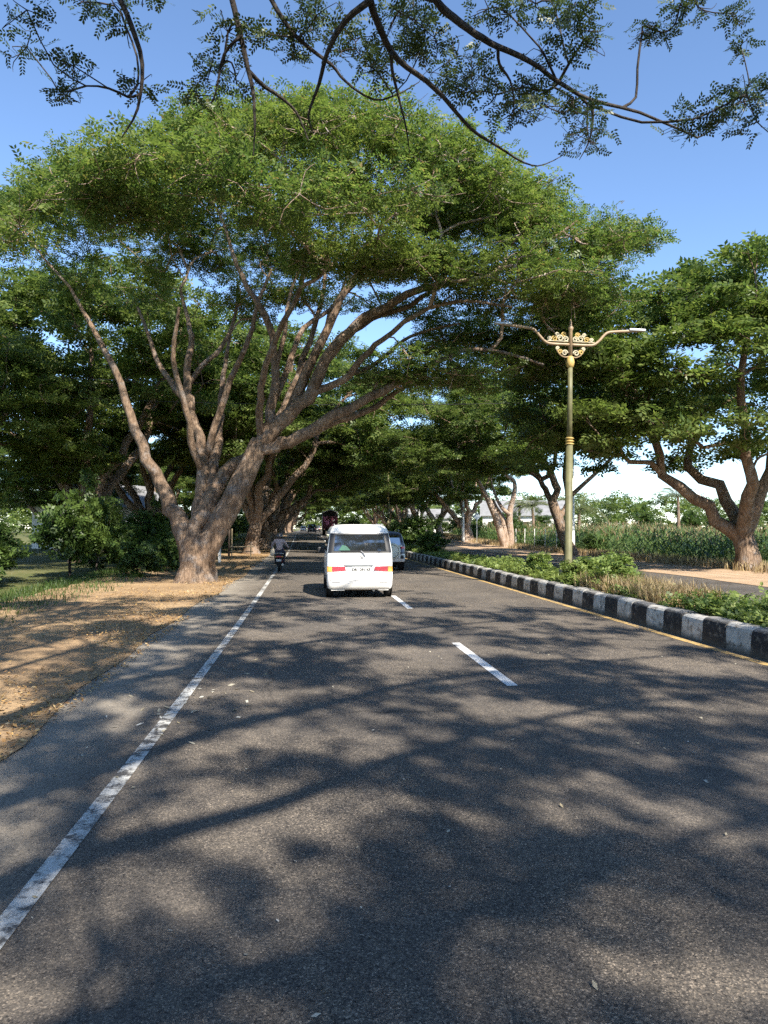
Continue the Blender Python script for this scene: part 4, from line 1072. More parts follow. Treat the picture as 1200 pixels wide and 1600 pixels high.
# --- lamp posts on the median
def lamp_post(x, y, label, first=None):
    z = gzf(y)
    root = empty('street_lamp', (x, y, z))
    ped = MB(); ped.box(-.2, .2, -.2, .2, .2, .62, .02); ped.build('pedestal', M['concrete'], root)
    MB().box(-.27, .27, -.27, .27, .615, .72, .012).build('base_plate', M['lamp_base'], root)
    post = MB(); post.lathe([(.13, .71), (.13, .8), (.115, .86), (.098, 4.2)], n=10); post.build('lower_post', M['lamp_green'], root, True)
    for zc in (4.18, 4.26, 4.34): MB().lathe([(.09, zc - .03), (.135, zc), (.09, zc + .03)], n=12).build('collar', M['gold'], root, True)
    MB().lathe([(.08, 4.36), (.075, 5.6), (.07, 6.4)], n=10).build('upper_post', M['lamp_green'], root, True)
    MB().lathe([(.055, 6.36), (.10, 6.42), (.125, 6.53), (.095, 6.66), (.055, 6.72)], n=12).build('bulb_ornament', M['gold'], root, True)
    mast = MB().lathe([(.06, 6.68), (.055, 7.45), (.065, 7.47), (.085, 7.53), (.03, 7.62), (.04, 7.68), (.008, 7.8)], n=10).build('finial_mast', M['lamp_brown'], root, True)
    for s in (-1, 1):
        arm = MB().tube(catmull([(0, 0, 7.05), (s * .45, 0, 7.05), (s * .68, 0, 7.07), (s * .85, 0, 7.19), (s * 1.0, 0, 7.36), (s * 1.12, 0, 7.45), (s * 1.35, 0, 7.49), (s * 2.15, 0, 7.56)], 4), .042, 8).build('arm', M['lamp_brown'], root, True)
        hd = MB(); hd.box(min(s * 1.75, s * 2.25), max(s * 1.75, s * 2.25), -.07, .07, 7.53, 7.6, .02); hd.build('lamp_head', M['galv'], arm)
        # scrollwork above and below the arm
        def scroll(name, cx, cz, r, turns, flip, m, th=.022):
            pts = []
            for i in range(22):
                a = i / 21 * turns * 2 * math.pi; rr = r * (1 - .75 * i / 21)
                pts.append((s * (cx + flip * rr * math.cos(a)), 0, cz + rr * math.sin(a)))
            return MB().tube(pts, th, 6).build(name, m, arm)
        for (cx, cz, r, m) in ((.14, 7.20, .085, 'cream'), (.31, 7.22, .10, 'cream'), (.20, 7.33, .07, 'gold'), (.48, 7.20, .085, 'gold'), (.62, 7.20, .06, 'cream'), (.40, 7.33, .055, 'cream')):
            scroll('scroll', cx, cz, r, 1.35, 1, M[m], .02)
        for (cx, cz, r, m) in ((.17, 6.80, .09, 'cream'), (.31, 6.83, .07, 'gold'), (.39, 6.93, .05, 'cream')):
            scroll('scroll', cx, cz, r, 1.3, -1, M[m], .02)
        MB().tube(catmull([(s * .06, 0, 6.7), (s * .17, 0, 6.68), (s * .31, 0, 6.75), (s * .41, 0, 6.89)], 3), .018, 6).build('bracket', M['lamp_brown'], arm)
        MB().tube([(s * .07, 0, 7.14), (s * .72, 0, 7.14)], .015, 5).build('bracket_bar', M['cream'], arm)
    root.rotation_euler = (0, math.radians(1.0), 0)
    tag(root, label, 'street lamp', 'ornate lamps along the median')
    return root
p = at(887, 884, 19.6)
L0 = lamp_post(p[0], 19.6, 'ornate olive green lamp post with gold scrollwork standing beside the corn view')
for i, y in enumerate((61.5,)):
    o = copy_tree(L0); o.location = (7.3, y, gzf(y)); o.rotation_euler = (0, 0, 0)
    o['label'] = ['dark lamp post rising behind the silver off-roader and median bushes', 'slim lamp post further along the median past the dark bushes', 'last lamp post far down the median'][i]

# ------------------------------------------------------------------ vehicles
class Body:
    """lofted shell: rows of (z, half width, rear y, front y, corner radius)"""
    def __init__(s, rows): s.rows = np.array(rows, float)
    def row(s, z): return [np.interp(z, s.rows[:, 0], s.rows[:, i]) for i in range(1, 5)]
    def mesh(s, name, k=4, ns=6, extra=None):
        zs = sorted(set(list(s.rows[:, 0]) + list(extra or [])))
        V = []; n = None
        for z in zs:
            w, y0, y1, rc = s.row(z); ring = []
            for (cx, cy, a0) in ((w - rc, y0 + rc, -90), (w - rc, y1 - rc, 0), (-w + rc, y1 - rc, 90), (-w + rc, y0 + rc, 180)):
                for j in range(k + 1):
                    a = math.radians(a0 + 90 * j / k); ring.append((cx + rc * math.cos(a), cy + rc * math.sin(a), z))
            n = len(ring); V += ring
        F = [(i * n + j, i * n + (j + 1) % n, (i + 1) * n + (j + 1) % n, (i + 1) * n + j) for i in range(len(zs) - 1) for j in range(n)]
        F.append(tuple(range(n))[::-1]); F.append(tuple(range((len(zs) - 1) * n, len(zs) * n)))
        me = bpy.data.meshes.new(name); me.from_pydata(V, [], F)
        for p_ in me.polygons: p_.use_smooth = True
        me.set_sharp_from_angle(angle=math.radians(35))
        return me
    def pt(s, face, u, z, off):
        w, y0, y1, rc = s.row(z)
        if face in ('rear', 'front'):
            e = max(0.0, abs(u) - (w - rc)); e = min(e, rc * .97); dy = rc - math.sqrt(rc * rc - e * e); u2 = math.copysign(min(abs(u), w - rc + e), u)
            nx = math.copysign(e / rc, u) if rc > 0 else 0
            return (u2 + nx * off, y0 + dy - off, z) if face == 'rear' else (u2 + nx * off, y1 - dy + off, z)
        sg = 1 if face == 'right' else -1
        return (sg * (w + off), u, z)
    def patch(s, name, face, quad, m, parent, off=.008, nu=8, nz=5, th=.02, bow=0.0):
        """quad: four (u,z) corners bottom-left, bottom-right, top-right, top-left"""
        def pos(a, b_, o):
            u = (1 - b_) * ((1 - a) * quad[0][0] + a * quad[1][0]) + b_ * ((1 - a) * quad[3][0] + a * quad[2][0])
            z = (1 - b_) * ((1 - a) * quad[0][1] + a * quad[1][1]) + b_ * ((1 - a) * quad[3][1] + a * quad[2][1])
            return s.pt(face, u, z, o)
        V = [pos(i / nu, j / nz, off) for j in range(nz + 1) for i in range(nu + 1)]
        V2 = [pos(i / nu, j / nz, off - th) for j in range(nz + 1) for i in range(nu + 1)]
        n = nu + 1; T = len(V)
        F = [(j * n + i, j * n + i + 1, (j + 1) * n + i + 1, (j + 1) * n + i) for j in range(nz) for i in range(nu)]
        bd = [i for i in range(n)] + [j * n + nu for j in range(1, nz + 1)] + [nz * n + i for i in range(nu - 1, -1, -1)] + [j * n for j in range(nz - 1, 0, -1)]
        F += [(bd[i], bd[i] + T, bd[(i + 1) % len(bd)] + T, bd[(i + 1) % len(bd)]) for i in range(len(bd))]
        me = bpy.data.meshes.new(name); me.from_pydata(V + V2, [], F)
        bm = bmesh.new(); bm.from_mesh(me); bmesh.ops.delete(bm, geom=[v for v in bm.verts if not v.link_faces], context='VERTS')
        bmesh.ops.recalc_face_normals(bm, faces=bm.faces); bm.to_mesh(me); bm.free()
        if face != 'rear': pass
        return link(name, me, m, parent)

def wheel(parent, x, y, r, w, sgn):
    t = MB().lathe([(r * .62, -w / 2), (r * .9, -w / 2), (r, -w * .32), (r, w * .32), (r * .9, w / 2), (r * .62, w / 2)], (0, 0, 0), 'x', 20, False)
    o = link('wheel', t.mesh('tyre', True), M['rubber'], parent); o.location = (x, y, r)
    rm = MB().lathe([(.02, w * .30 * sgn), (r * .2, w * .34 * sgn), (r * .3, w * .28 * sgn), (r * .6, w * .42 * sgn), (r * .64, w * .3 * sgn), (r * .64, -w * .45 * sgn)], (0, 0, 0), 'x', 20)
    link('rim', rm.mesh('rim', True), M['rim'], o)
    return o

def text_part(name, s, size, loc, parent, m, rot=(math.pi / 2, 0, 0), ext=.002, ax='CENTER', bold=0.0):
    cu = bpy.data.curves.new(name, 'FONT'); cu.body = s; cu.size = size; cu.align_x = ax; cu.align_y = 'CENTER'; cu.extrude = ext; cu.offset = bold
    tmp = bpy.data.objects.new(name, cu); COL.objects.link(tmp)
    me = bpy.data.meshes.new_from_object(tmp.evaluated_get(bpy.context.evaluated_depsgraph_get()))
    COL.objects.unlink(tmp); bpy.data.objects.remove(tmp)
    o = link(name, me, m, parent); me.materials.clear(); me.materials.append(m); o.location = loc; o.rotation_euler = rot
    return o

def minivan():
    x, y = 1.40, 17.75
    root = empty('minivan', (x, y, gzf(y)), math.radians(-.6))
    B = Body([(.21, .74, .10, 4.0, .10), (.25, .80, .04, 4.08, .12), (.34, .825, .0, 4.14, .13), (.55, .83, -.015, 4.16, .13), (.64, .83, .0, 4.15, .12), (.66, .828, .045, 4.12, .11),
              (.95, .83, .06, 4.05, .12), (1.17, .825, .085, 3.78, .13), (1.45, .785, .15, 3.35, .15), (1.67, .745, .215, 3.0, .17), (1.75, .715, .26, 2.85, .18), (1.815, .66, .34, 2.6, .2), (1.85, .56, .46, 2.3, .22), (1.862, .4, .65, 2.0, .22)])
    body = link('body', B.mesh('body', 5, extra=[.45, .8, 1.06, 1.3, 1.55]), M['van_white'], root)
    # rear glass: dark surround that wraps the corners, with the pane in it
    sur = B.patch('rear_window_surround', 'rear', [(-.80, 1.14), (.80, 1.14), (.735, 1.635), (-.735, 1.635)], M['black'], root, .005, 72, 6)
    B.patch('rear_window', 'rear', [(-.66, 1.19), (.66, 1.19), (.615, 1.60), (-.615, 1.60)], M['glass'], root, .009, 40, 6)
    B.patch('painted_leaf_reflection', 'rear', [(-.54, 1.205), (-.24, 1.205), (-.33, 1.31), (-.44, 1.34)], M['reflection_green'], root, .0115, 6, 4, .004)  # reflected leaves painted as a thin green patch on the pane
    # tailgate seams, chrome handle strip, plate, wiper, badge, reflectors
    for s in (-1, 1):
        tl = B.patch('tail_light', 'rear', [(s * .35, .70), (s * .70, .675), (s * .70, .80), (s * .38, .80)] if s > 0 else [(-.70, .675), (-.35, .70), (-.38, .80), (-.70, .80)], M['red_lens'], root, .022, 8, 3, .03)
        B.patch('indicator_lens', 'rear', [(.705, .675), (.805, .675), (.805, .80), (.705, .80)] if s > 0 else [(-.805, .675), (-.705, .675), (-.705, .80), (-.805, .80)], M['amber_lens'], tl, .022, 5, 3, .03)
        B.patch('reverse_lens', 'rear', [(.50, .805), (.80, .808), (.80, .895), (.66, .86)] if s > 0 else [(-.80, .808), (-.50, .805), (-.66, .86), (-.80, .895)], M['clear_lens'], tl, .018, 6, 3, .03)
        B.patch('reflector', 'rear', [(.50, .40), (.70, .40), (.70, .425), (.50, .425)] if s > 0 else [(-.70, .40), (-.50, .40), (-.50, .425), (-.70, .425)], M['grey_letter'], root, .008, 4, 1)
        # side windows, pillars and wheels
        f = 'right' if s > 0 else 'left'
        for (u0, u1) in ((.42, 1.28), (1.34, 2.2), (2.26, 2.95)):
            B.patch('side_window', f, [(u0, 1.16), (u1 + (.28 if u0 > 2 else 0), 1.16), (u1, 1.60), (u0 + (.06 if u0 < 1 else 0), 1.60)], M['glass'], root, .006, 8, 4)
        for yy in (.62, 3.28):
            MB().lathe([(.345, 0), (.345, .006)], (0, 0, 0), 'x', 24).build('wheel_arch', M['under'], root).location = (s * .826, yy, .31)
            wheel(root, s * (.755 if True else 0), yy, .31, .19, s)
        mr = MB().box(-.10, .10, -.06, .06, -.09, .09, .03).build('door_mirror', M['black'], root); mr.location = (s * .93, 2.98, 1.13)
        MB().tube([(-.02 * s, 0, 0), (-.13 * s, .03, -.05)], .025, 6).build('mirror_arm', M['black'], mr)
        B.patch('door_handle', f, [(1.4, .98), (1.58, .98), (1.58, 1.02), (1.4, 1.02)], M['chrome'], root, .025, 3, 1, .03)
        MB().tube([(s * .62, .7, 1.862), (s * .6, 2.3, 1.875)], .014, 6).build('roof_rail', M['galv'], root)
    B.patch('chrome_strip', 'rear', [(-.36, .80), (.32, .80), (.34, .845), (-.40, .845)], M['strip_grey'], root, .026, 12, 2, .03)
    B.patch('tailgate_groove', 'rear', [(-.74, .44), (.74, .44), (.74, .452), (-.74, .452)], M['grey_letter'], root, .003, 12, 1)
    for s in (-1, 1): B.patch('tailgate_seam', 'rear', [(s * .735, .45), (s * .747, .45), (s * .747, 1.13), (s * .735, 1.13)], M['grey_letter'], root, .003, 2, 8)
    B.patch('roof_seam', 'rear', [(-.68, 1.66), (.68, 1.66), (.68, 1.672), (-.68, 1.672)], M['grey_letter'], root, .003, 40, 1)
    pl = MB().box(-.235, .235, -.005, .012, -.078, .078, .004).build('number_plate', M['plate'], root); pl.location = (.03, .015, .715)
    MB().box(-.25, .25, .012, .03, -.092, -.078).build('plate_holder', M['grey_letter'], pl)
    text_part('plate_lettering', 'DR 1291 KF', .092, (0, -.0075, .005), pl, M['black'], bold=.004)
    text_part('model_lettering', 'LUXIO', .05, (.60, .055, 1.045), root, M['grey_letter'])
    em = MB().lathe([(.055, 0), (.062, .006), (.055, .012)], (0, 0, 0), 'y', 18, False).build('emblem', M['grey_letter'], root); em.location = (.02, .055, 1.02); em.scale = (1.2, 1, .8)
    MB().prism([(-.03, -.04), (.045, -.03), (.05, .0), (.0, .045), (-.012, .04), (.02, .0), (-.028, -.02)], -.002, .008).build('emblem_mark', M['grey_letter'], em)
    wp = MB(); wp.tube([(.13, .05, 1.06), (.09, .045, 1.13), (.02, .06, 1.19)], [.02, .016, .012], 6).build('wiper_arm', M['grey_letter'], root)
    MB().tube([(.03, .075, 1.195), (-.48, .075, 1.19)], .012, 5).build('wiper_blade', M['black'], root)
    MB().box(-.09, .09, -.02, .02, -.012, .012, .004).build('brake_lamp', M['red_lens'], root).location = (0, .285, 1.765)
    # lower valance and underbody
    MB().prism([(-.72, .20), (-.40, .20), (-.33, .24), (.40, .24), (.48, .20), (.72, .20), (.72, .30), (-.72, .30)], .08, .16).build('rear_valance', M['van_white'], root)
    MB().box(-.68, .68, .3, 3.9, .17, .32).build('underbody', M['under'], root)
    MB().tube([(.35, .12, .2), (.35, .8, .22)], .03, 8).build('exhaust_pipe', M['galv'], root)
    B.patch('windscreen', 'front', [(-.72, 1.14), (.72, 1.14), (.64, 1.66), (-.64, 1.66)], M['glass'], root, .006, 10, 4)
    for s in (-1, 1): B.patch('headlight', 'front', [(s * .45, .8), (s * .75, .8), (s * .75, .98), (s * .5, .95)], M['clear_lens'], root, .012, 5, 3)
    tag(root, 'white minivan driving away in the lane ahead of the camera', 'van')
minivan()

def offroader():
    x, y = 3.36, 29.2
    root = empty('offroad_car', (x, y, gzf(y)), math.radians(-.4))
    B = Body([(.30, .72, .10, 3.8, .1), (.36, .79, .02, 3.95, .12), (.55, .80, .0, 3.98, .12), (.72, .80, .02, 3.95, .12), (.95, .805, .06, 3.85, .13), (1.06, .80, .07, 2.9, .14), (1.45, .72, .16, 2.4, .16), (1.55, .69, .22, 2.2, .17), (1.61, .61, .32, 2.0, .18), (1.635, .5, .45, 1.8, .2)])
    lo = Body([r for r in B.rows.tolist()])
    link('body', B.mesh('body', 5, extra=[.8, 1.2, 1.35]), M['navy'], root)
    B.patch('rear_window', 'rear', [(-.64, 1.05), (.64, 1.05), (.57, 1.48), (-.57, 1.48)], M['glass'], root, .008, 40, 4)
    B.patch('bumper', 'rear', [(-.80, .38), (.80, .38), (.80, .70), (-.80, .70)], M['silver'], root, .03, 72, 4, .05)
    B.patch('lower_bumper', 'rear', [(-.76, .30), (.76, .30), (.78, .37), (-.78, .37)], M['black'], root, .02, 72, 2, .05)
    for s in (-1, 1):
        q = [(.60, .78), (.80, .78), (.79, 1.12), (.66, 1.12)] if s > 0 else [(-.80, .78), (-.60, .78), (-.66, 1.12), (-.79, 1.12)]
        tl = B.patch('tail_light', 'rear', q, M['smoke_lens'], root, .02, 10, 4, .04)
        B.patch('tail_light_red', 'rear', [(.64, .92), (.80, .92), (.80, 1.0), (.64, 1.0)] if s > 0 else [(-.80, .92), (-.64, .92), (-.64, 1.0), (-.80, 1.0)], M['red_lens'], tl, .026, 5, 2, .03)
        B.patch('reflector', 'rear', [(.62, .5), (.74, .5), (.74, .64), (.62, .64)] if s > 0 else [(-.74, .5), (-.62, .5), (-.62, .64), (-.74, .64)], M['black'], root, .036, 3, 2)
        f = 'right' if s > 0 else 'left'
        for (u0, u1) in ((.5, 1.3), (1.36, 2.1)): B.patch('side_window', f, [(u0, 1.06), (u1 + .2, 1.06), (u1, 1.45), (u0 + .1, 1.45)], M['glass'], root, .006, 6, 3)
        for yy in (.68, 3.1):
            MB().lathe([(.38, 0), (.38, .006)], (0, 0, 0), 'x', 24).build('wheel_arch', M['under'], root).location = (s * .80, yy, .34)
            wheel(root, s * .72, yy, .345, .22, s)
        mr = MB().box(-.1, .1, -.05, .05, -.08, .08, .03).build('door_mirror', M['navy'], root); mr.location = (s * .9, 2.45, 1.1)
    sp = MB().lathe([(.31, 0), (.335, -.03), (.335, -.17), (.30, -.2), (.27, -.205)], (0, 0, 0), 'y', 28).build('spare_wheel_cover', M['cover'], root, True); sp.location = (.27, .03, .82)
    MB().lathe([(.272, -.206), (.275, -.214), (.255, -.214), (.252, -.206)], (0, 0, 0), 'y', 28, False).build('cover_ring', M['tyre_cover_rim'], sp, True)
    MB().box(-.06, .06, -.03, .03, -.04, .04, .01).build('door_handle', M['silver'], root).location = (.62, .05, 1.03)
    pl = MB().box(-.22, .22, -.01, .01, -.07, .07, .004).build('number_plate', M['plate'], root); pl.location = (-.3, -.035, .55)
    for s in (-1, 1): MB().tube([(s * .62, .5, 1.64), (s * .6, .6, 1.69), (s * .58, 1.7, 1.69), (s * .58, 1.8, 1.64)], .015, 6).build('roof_rail', M['galv'], root)
    MB().box(-.66, .66, .3, 3.7, .22, .4).build('underbody', M['under'], root)
    B.patch('windscreen', 'front', [(-.7, 1.08), (.7, 1.08), (.62, 1.5), (-.62, 1.5)], M['glass'], root, .006, 8, 3)
    tag(root, 'dark off-road car with a pale spare wheel cover half hidden by the minivan', 'car')
offroader()

def sedan(x, y, paint, label, h=1.5, w=.84, plate=True):
    root = empty('car', (x, y, gzf(y)))
    B = Body([(.22, w - .08, .08, 4.1, .12), (.3, w, .0, 4.2, .14), (.6, w + .01, .0, 4.22, .14), (.85, w, .04, 4.0, .15), (.95, w - .02, .08, 3.2, .16), (h - .14, w - .16, .32, 2.4, .18), (h - .05, w - .25, .5, 2.1, .2), (h, w - .4, .7, 1.9, .2)])
    link('body', B.mesh('body', 4), paint, root)
    B.patch('rear_window', 'rear', [(-w + .15, .98), (w - .15, .98), (w - .26, h - .18), (-w + .26, h - .18)], M['glass'], root, .008, 8, 3)
    for s in (-1, 1):
        B.patch('tail_light', 'rear', [(.55, .68), (.8, .68), (.8, .84), (.5, .84)] if s > 0 else [(-.8, .68), (-.55, .68), (-.5, .84), (-.8, .84)], M['red_lens'], root, .015, 4, 2)
        f = 'right' if s > 0 else 'left'
        for (u0, u1) in ((.75, 1.5), (1.56, 2.3)): B.patch('side_window', f, [(u0, .97), (u1 + .25, .97), (u1, h - .18), (u0 + .1, h - .18)], M['glass'], root, .006, 5, 3)
        for yy in (.75, 3.3): wheel(root, s * (w - .1), yy, .31, .2, s)
        MB().box(-.1, .1, -.05, .05, -.07, .07, .03).build('door_mirror', M['black'], root).location = (s * (w + .08), 2.6, 1.0)
    B.patch('bumper', 'rear', [(-w + .04, .32), (w - .04, .32), (w - .04, .5), (-w + .04, .5)], M['black'], root, .012, 8, 2)
    MB().box(-.22, .22, -.01, .01, -.07, .07).build('number_plate', M['plate'], root).location = (0, -.03, .66)
    tag(root, label, 'car', 'distant cars on the road')
sedan(1.55, 138, M['grey_car'], 'dark car far ahead at the end of the lane beside the truck', 1.75)
sedan(3.1, 170, M['black_car'], 'black car just showing past the truck box', 1.6)
sedan(-.2, 210, M['silver'], 'tiny pale car where the road vanishes under the trees', 1.6)

def truck():
    x, y = 3.55, 97
    root = empty('box_truck', (x, y, gzf(y)))
    MB().box(-1.02, 1.02, 0, 4.6, 1.0, 2.62, .02).build('cargo_box', M['maroon'], root)
    for i in range(5): MB().box(-1.04, 1.04, -.03, -.002, 1.08 + i * .31, 1.34 + i * .31, .01).build('tailgate_plank', M['maroon'], root)
    MB().prism([(-1.0, 2.62), (1.0, 2.62), (1.0, 3.15), (0, 3.5), (-1.0, 3.15)], .05, 4.6).build('canopy', M['tarp'], root)
    MB().tube([(-1.06, -.02, 3.12), (-.5, -.02, 3.36), (0, -.02, 3.54), (.5, -.02, 3.36), (1.06, -.02, 3.12)], .075, 6).build('canopy_edge', M['pale_frame'], root)
    MB().tube([(1.03, -.02, 3.12), (1.03, -.02, 2.5)], .035, 6).build('canopy_post', M['pale_frame'], root)
    MB().lathe([(.05, 3.5), (.06, 3.58), (.02, 3.68)], (0, -.02, 0), n=8).build('ridge_knob', M['pale_frame'], root)
    # painted pink lettering strokes on the tailgate
    st = [[(-.92, 2.55), (-.8, 2.5), (-.55, 2.15), (-.62, 2.1)], [(-.95, 2.3), (-.9, 2.15), (-.5, 2.35), (-.3, 2.6), (-.38, 2.6), (-.6, 2.42)], [(-.9, 2.05), (-.86, 1.9), (-.3, 1.75), (-.22, 1.95)], [(-.35, 2.2), (-.2, 2.2), (-.12, 1.7), (-.25, 1.45), (-.32, 1.6)], [(-.75, 1.8), (-.4, 1.6), (-.3, 1.35), (-.5, 1.5)], [(-.95, 2.6), (-.88, 2.6), (-.84, 2.0), (-.92, 2.0)]]
    for q in st: MB().prism(q, -.045, -.034).build('painted_lettering', M['pink'], root)
    MB().prism([(.3, 1.98), (.55, 1.98), (.62, 2.18), (.55, 2.2), (.5, 2.06), (.3, 2.04)], -.045, -.034).build('painted_lettering', M['pale_frame'], root)
    MB().box(-.95, .95, .2, 6.1, .62, .99).build('chassis', M['under'], root)
    MB().box(-1.0, 1.0, 4.75, 6.3, .75, 2.35, .08).build('cab', M['maroon'], root)
    MB().box(-.95, .95, -.02, .06, .62, .78, .01).build('rear_bumper', M['black'], root)
    for s in (-1, 1):
        MB().box(s * .8 - .12, s * .8 + .12, -.05, -.02, .8, .93).build('tail_light', M['red_lens'], root)
        for yy in (1.2, 5.3): wheel(root, s * .8, yy, .42, .36 if yy < 3 else .22, s)
        MB().box(s * .8 - .2, s * .8 + .2, .7, .73, .3, .8).build('mud_flap', M['rubber'], root)
    tag(root, 'maroon cargo truck with pink tailgate lettering and pale-edged canopy roof', 'truck')
truck()

# --- motorcycle and rider
def skin_body(name, J, E, m, parent, levels=2):
    bm = bmesh.new(); lay = bm.verts.layers.skin.verify(); vs = {}
    for k_, (co, r) in J.items():
        v = bm.verts.new(co); rr = r if isinstance(r, tuple) else (r, r)
        v[lay].radius = rr; vs[k_] = v
    vs[next(iter(J))][lay].use_root = True
    for a, c in E: bm.edges.new((vs[a], vs[c]))
    me = bpy.data.meshes.new(name); bm.to_mesh(me); bm.free()
    o = link(name, me, m, parent)
    sk = o.modifiers.new('skin', 'SKIN'); sk.use_smooth_shade = True
    sb = o.modifiers.new('sub', 'SUBSURF'); sb.levels = levels; sb.render_levels = levels
    return o

def motorbike():
    x, y = -1.02, 29.3
    root = empty('motorcycle', (x, y, gzf(y)), math.radians(-1))
    for yy, wd in ((.28, .11), (1.52, .09)):
        r = .29
        t = MB()
        t.lathe([(r * .72, -wd * .4), (r * .9, -wd * .5), (r * .98, -wd * .25), (r, 0), (r * .98, wd * .25), (r * .9, wd * .5), (r * .72, wd * .4)], (0, 0, 0), 'x', 24, False)
        w = t.build('wheel', M['rubber'], root, True); w.location = (0, yy, r)
        MB().lathe([(r * .74, -.03), (r * .7, -.035), (r * .2, -.05), (r * .2, .05), (r * .7, .035), (r * .74, .03)], (0, 0, 0), 'x', 20, False).build('rim', M['rim'], w, True)
    # tail and side fairing
    Bd = Body([(.38, .08, .25, .85, .05), (.48, .15, .12, .95, .07), (.60, .17, .06, 1.0, .08), (.70, .15, .04, 1.0, .08), (.76, .10, .10, .95, .06)])
    link('rear_fairing', Bd.mesh('rear_fairing', 4), M['black'], root)
    for s in (-1, 1): Bd.patch('fairing_stripe', 'right' if s > 0 else 'left', [(.25, .5), (.8, .46), (.9, .60), (.2, .64)], M['bike_red'], root, .006, 5, 2)
    MB().box(-.11, .11, .02, .05, .62, .68, .01).build('tail_light', M['red_lens'], root)
    for s in (-1, 1): MB().box(s * .15 - .03, s * .15 + .03, .02, .06, .62, .66, .01).build('indicator', M['amber_lens'], root)
    MB().box(-.11, .11, -.02, -.005, .44, .535, .004).build('number_plate', M['plate'], root)
    text_part('plate_lettering', 'DR 3184', .05, (0, -.0215, .49), root, M['black'], ext=.001)
    MB().prism([(-.09, .30), (.09, .30), (.11, .44), (-.11, .44)], -.01, .0).build('mud_flap', M['rubber'], root)
    MB().tube(catmull([(-.17, .12, .72), (-.19, .0, .77), (0, -.05, .80), (.19, .0, .77), (.17, .12, .72)], 4), .014, 6).build('grab_rail', M['galv'], root)
    MB().box(-.13, .13, .15, .98, .74, .81, .03).build('seat', M['black'], root)
    MB().tube([(.17, .0, .30), (.16, .45, .28), (.1, .75, .25)], [.05, .05, .025], 8).build('exhaust', M['galv'], root)
    MB().box(-.13, .13, .95, 1.3, .26, .34, .03).build('footboard', M['black'], root)
    MB().prism([(1.22, .30), (1.34, .30), (1.46, .86), (1.36, .98), (1.26, .92)], -.16, .16, 'x').build('front_shield', M['bike_red'], root)
    MB().tube([(0, 1.52, .29), (0, 1.36, .95)], .035, 8).build('fork', M['galv'], root)
    MB().tube(catmull([(-.34, 1.12, 1.0), (-.2, 1.22, 1.03), (0, 1.28, .99), (.2, 1.22, 1.03), (.34, 1.12, 1.0)], 3), .016, 7).build('handlebar', M['black'], root)
    MB().lathe([(.04, -.1), (.11, -.04), (.12, .04), (.05, .09)], (0, 1.38, .95), 'y', 14).build('headlamp_cowl', M['black'], root, True)
    for s in (-1, 1):
        MB().tube([(s * .26, 1.2, 1.02), (s * .31, 1.18, 1.2)], .008, 5).build('mirror_stem', M['black'], root)
        mm = MB().lathe([(.02, -.012), (.06, -.008), (.06, .008), (.02, .012)], (0, 0, 0), 'y', 14).build('mirror', M['black'], root); mm.location = (s * .33, 1.18, 1.22); mm.scale = (1.2, 1, .8)
        MB().tube([(s * .34, 1.12, 1.0), (s * .44, 1.08, .99)], .02, 7).build('handle_grip', M['rubber'], root)
        MB().tube([(s * .12, .78, .3), (s * .26, .78, .3)], .018, 6).build('foot_peg', M['black'], root)
    root.scale = (.94,) * 3
    tag(root, 'black scooter motorcycle ridden along the white edge line', 'motorcycle')
    # rider
    rd = empty('person', (x, y, gzf(y)), math.radians(-1))
    J = {'pel': ((0, .52, .88), (.15, .12)), 'wst': ((0, .53, 1.02), (.145, .11)), 'chs': ((0, .56, 1.2), (.175, .12)), 'shl': ((0, .57, 1.33), (.14, .10)), 'nck': ((0, .60, 1.42), .058), 'hd': ((0, .63, 1.5), .08)}
    E = [('pel', 'wst'), ('wst', 'chs'), ('chs', 'shl'), ('shl', 'nck'), ('nck', 'hd')]
    for s, n_ in ((-1, 'l'), (1, 'r')):
        J.update({n_ + 's': ((s * .19, .57, 1.32), .075), n_ + 'e': ((s * .33, .72, 1.09), .052), n_ + 'f': ((s * .37, .92, 1.03), .042), n_ + 'w': ((s * .39, 1.04, 1.015), .033)})
        E += [('shl', n_ + 's'), (n_ + 's', n_ + 'e'), (n_ + 'e', n_ + 'f'), (n_ + 'f', n_ + 'w')]
    rd.scale = (.94,) * 3
    skin_body('body', J, E, M['jacket'], rd)
    J = {'pel': ((0, .52, .87), (.16, .125))}; E = []
    for s, n_ in ((-1, 'l'), (1, 'r')):
        J.update({n_ + 'h': ((s * .11, .56, .86), .095), n_ + 't': ((s * .17, .78, .83), .085), n_ + 'k': ((s * .21, .98, .78), .065), n_ + 'c': ((s * .2, .93, .58), .058), n_ + 'a': ((s * .18, .85, .38), .04), n_ + 'o': ((s * .19, .98, .335), .035)})
        E += [('pel', n_ + 'h'), (n_ + 'h', n_ + 't'), (n_ + 't', n_ + 'k'), (n_ + 'k', n_ + 'c'), (n_ + 'c', n_ + 'a'), (n_ + 'a', n_ + 'o')]
    skin_body('trousers', J, E, M['trousers'], rd)
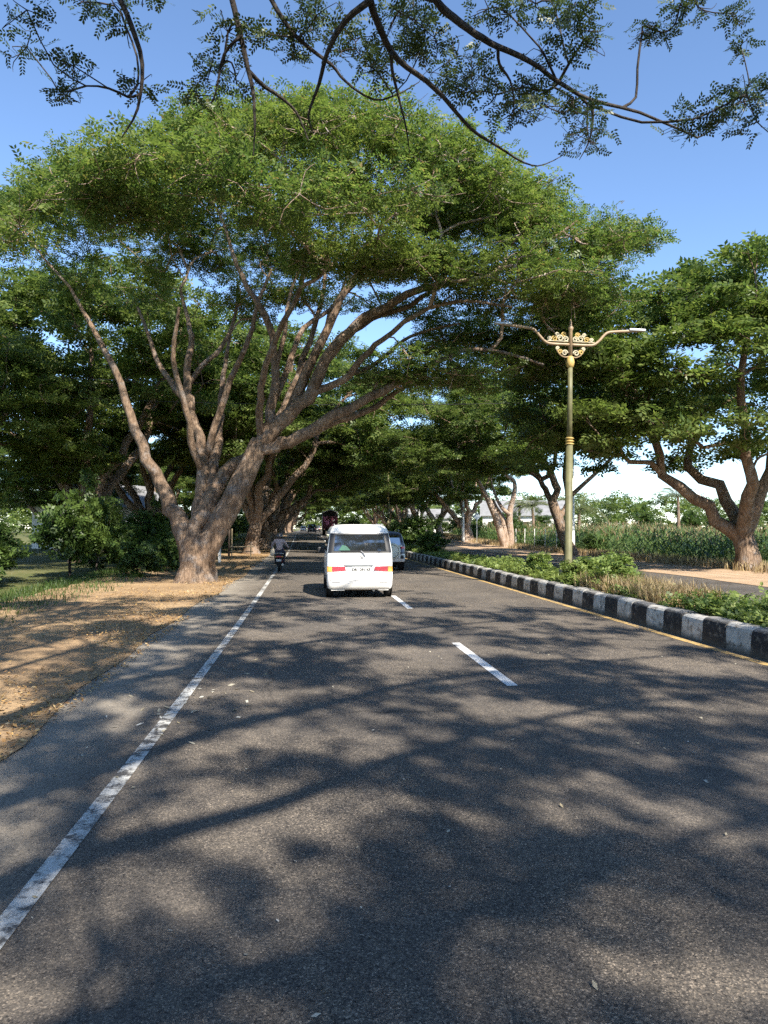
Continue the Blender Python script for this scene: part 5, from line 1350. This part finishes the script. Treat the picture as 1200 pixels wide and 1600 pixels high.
    hp = MB().lathe([(.05, 1.405), (.125, 1.42), (.142, 1.47), (.146, 1.53), (.135, 1.595), (.10, 1.645), (.05, 1.672), (.008, 1.678)], (0, .63, 0), n=20)
    hl = hp.build('helmet', M['helmet'], rd, True); 
    MB().prism([(-.1, 1.45), (.1, 1.45), (.115, 1.56), (-.115, 1.56)], .755, .775).build('visor', M['glass'], hl)
    MB().lathe([(.01, 1.42), (.07, 1.44), (.092, 1.5), (.085, 1.56), (.01, 1.58)], (0, .665, 0), n=14).build('face', M['skin'], rd, True)
    MB().tube([(0, .752, 1.505), (0, .775, 1.485)], [.008, .014], 6).build('nose', M['skin'], rd)
    for s in (-1, 1):
        MB().lathe([(.004, .748), (.012, .752), (.004, .757)], (s * .032, 0, 1.515), 'y', 8).build('eye', M['black'], rd)
        h = MB()
        h.box(s * .39 - .042, s * .39 + .042, 1.04, 1.12, .995, 1.03, .012)
        h.build('hand', M['skin'], rd)
        for i in range(4):
            fx = s * (.36 + .022 * i)
            L = (.06, .07, .066, .052)[i]
            MB().tube([(fx, 1.10, 1.02), (fx, 1.12 + L * .25, 1.03), (fx, 1.12 + L * .4, 1.0), (fx, 1.10, .968)], [.0095, .009, .0085, .007], 6).build('finger', M['skin'], rd)
        MB().tube([(s * .355, 1.06, 1.0), (s * .34, 1.09, .985), (s * .345, 1.115, .97)], [.011, .0105, .008], 6).build('thumb', M['skin'], rd)
        MB().box(s * .19 - .05, s * .19 + .05, .82, 1.08, .29, .36, .025).build('shoe', M['black'], rd)
    MB().box(-.155, .155, .405, .42, .99, 1.0).build('jacket_hem', M['trousers'], rd) if False else None
    tag(rd, 'person in a grey-pink jacket and black helmet riding the scooter', 'person')
    bagm = MB().lathe([(.02, .34), (.03, .30), (.075, .22), (.1, .12), (.09, .03), (.04, 0)], (0, 0, 0), n=12)
    bg_ = bagm.build('cloth_bag', M['bag'], None, True); bg_.location = (x - .27, y + .38, gzf(y) + .62); bg_.scale = (1, .8, 1.15)
    tag(bg_, 'pale cloth bag hanging at the side of the scooter rider', 'bag')
motorbike()
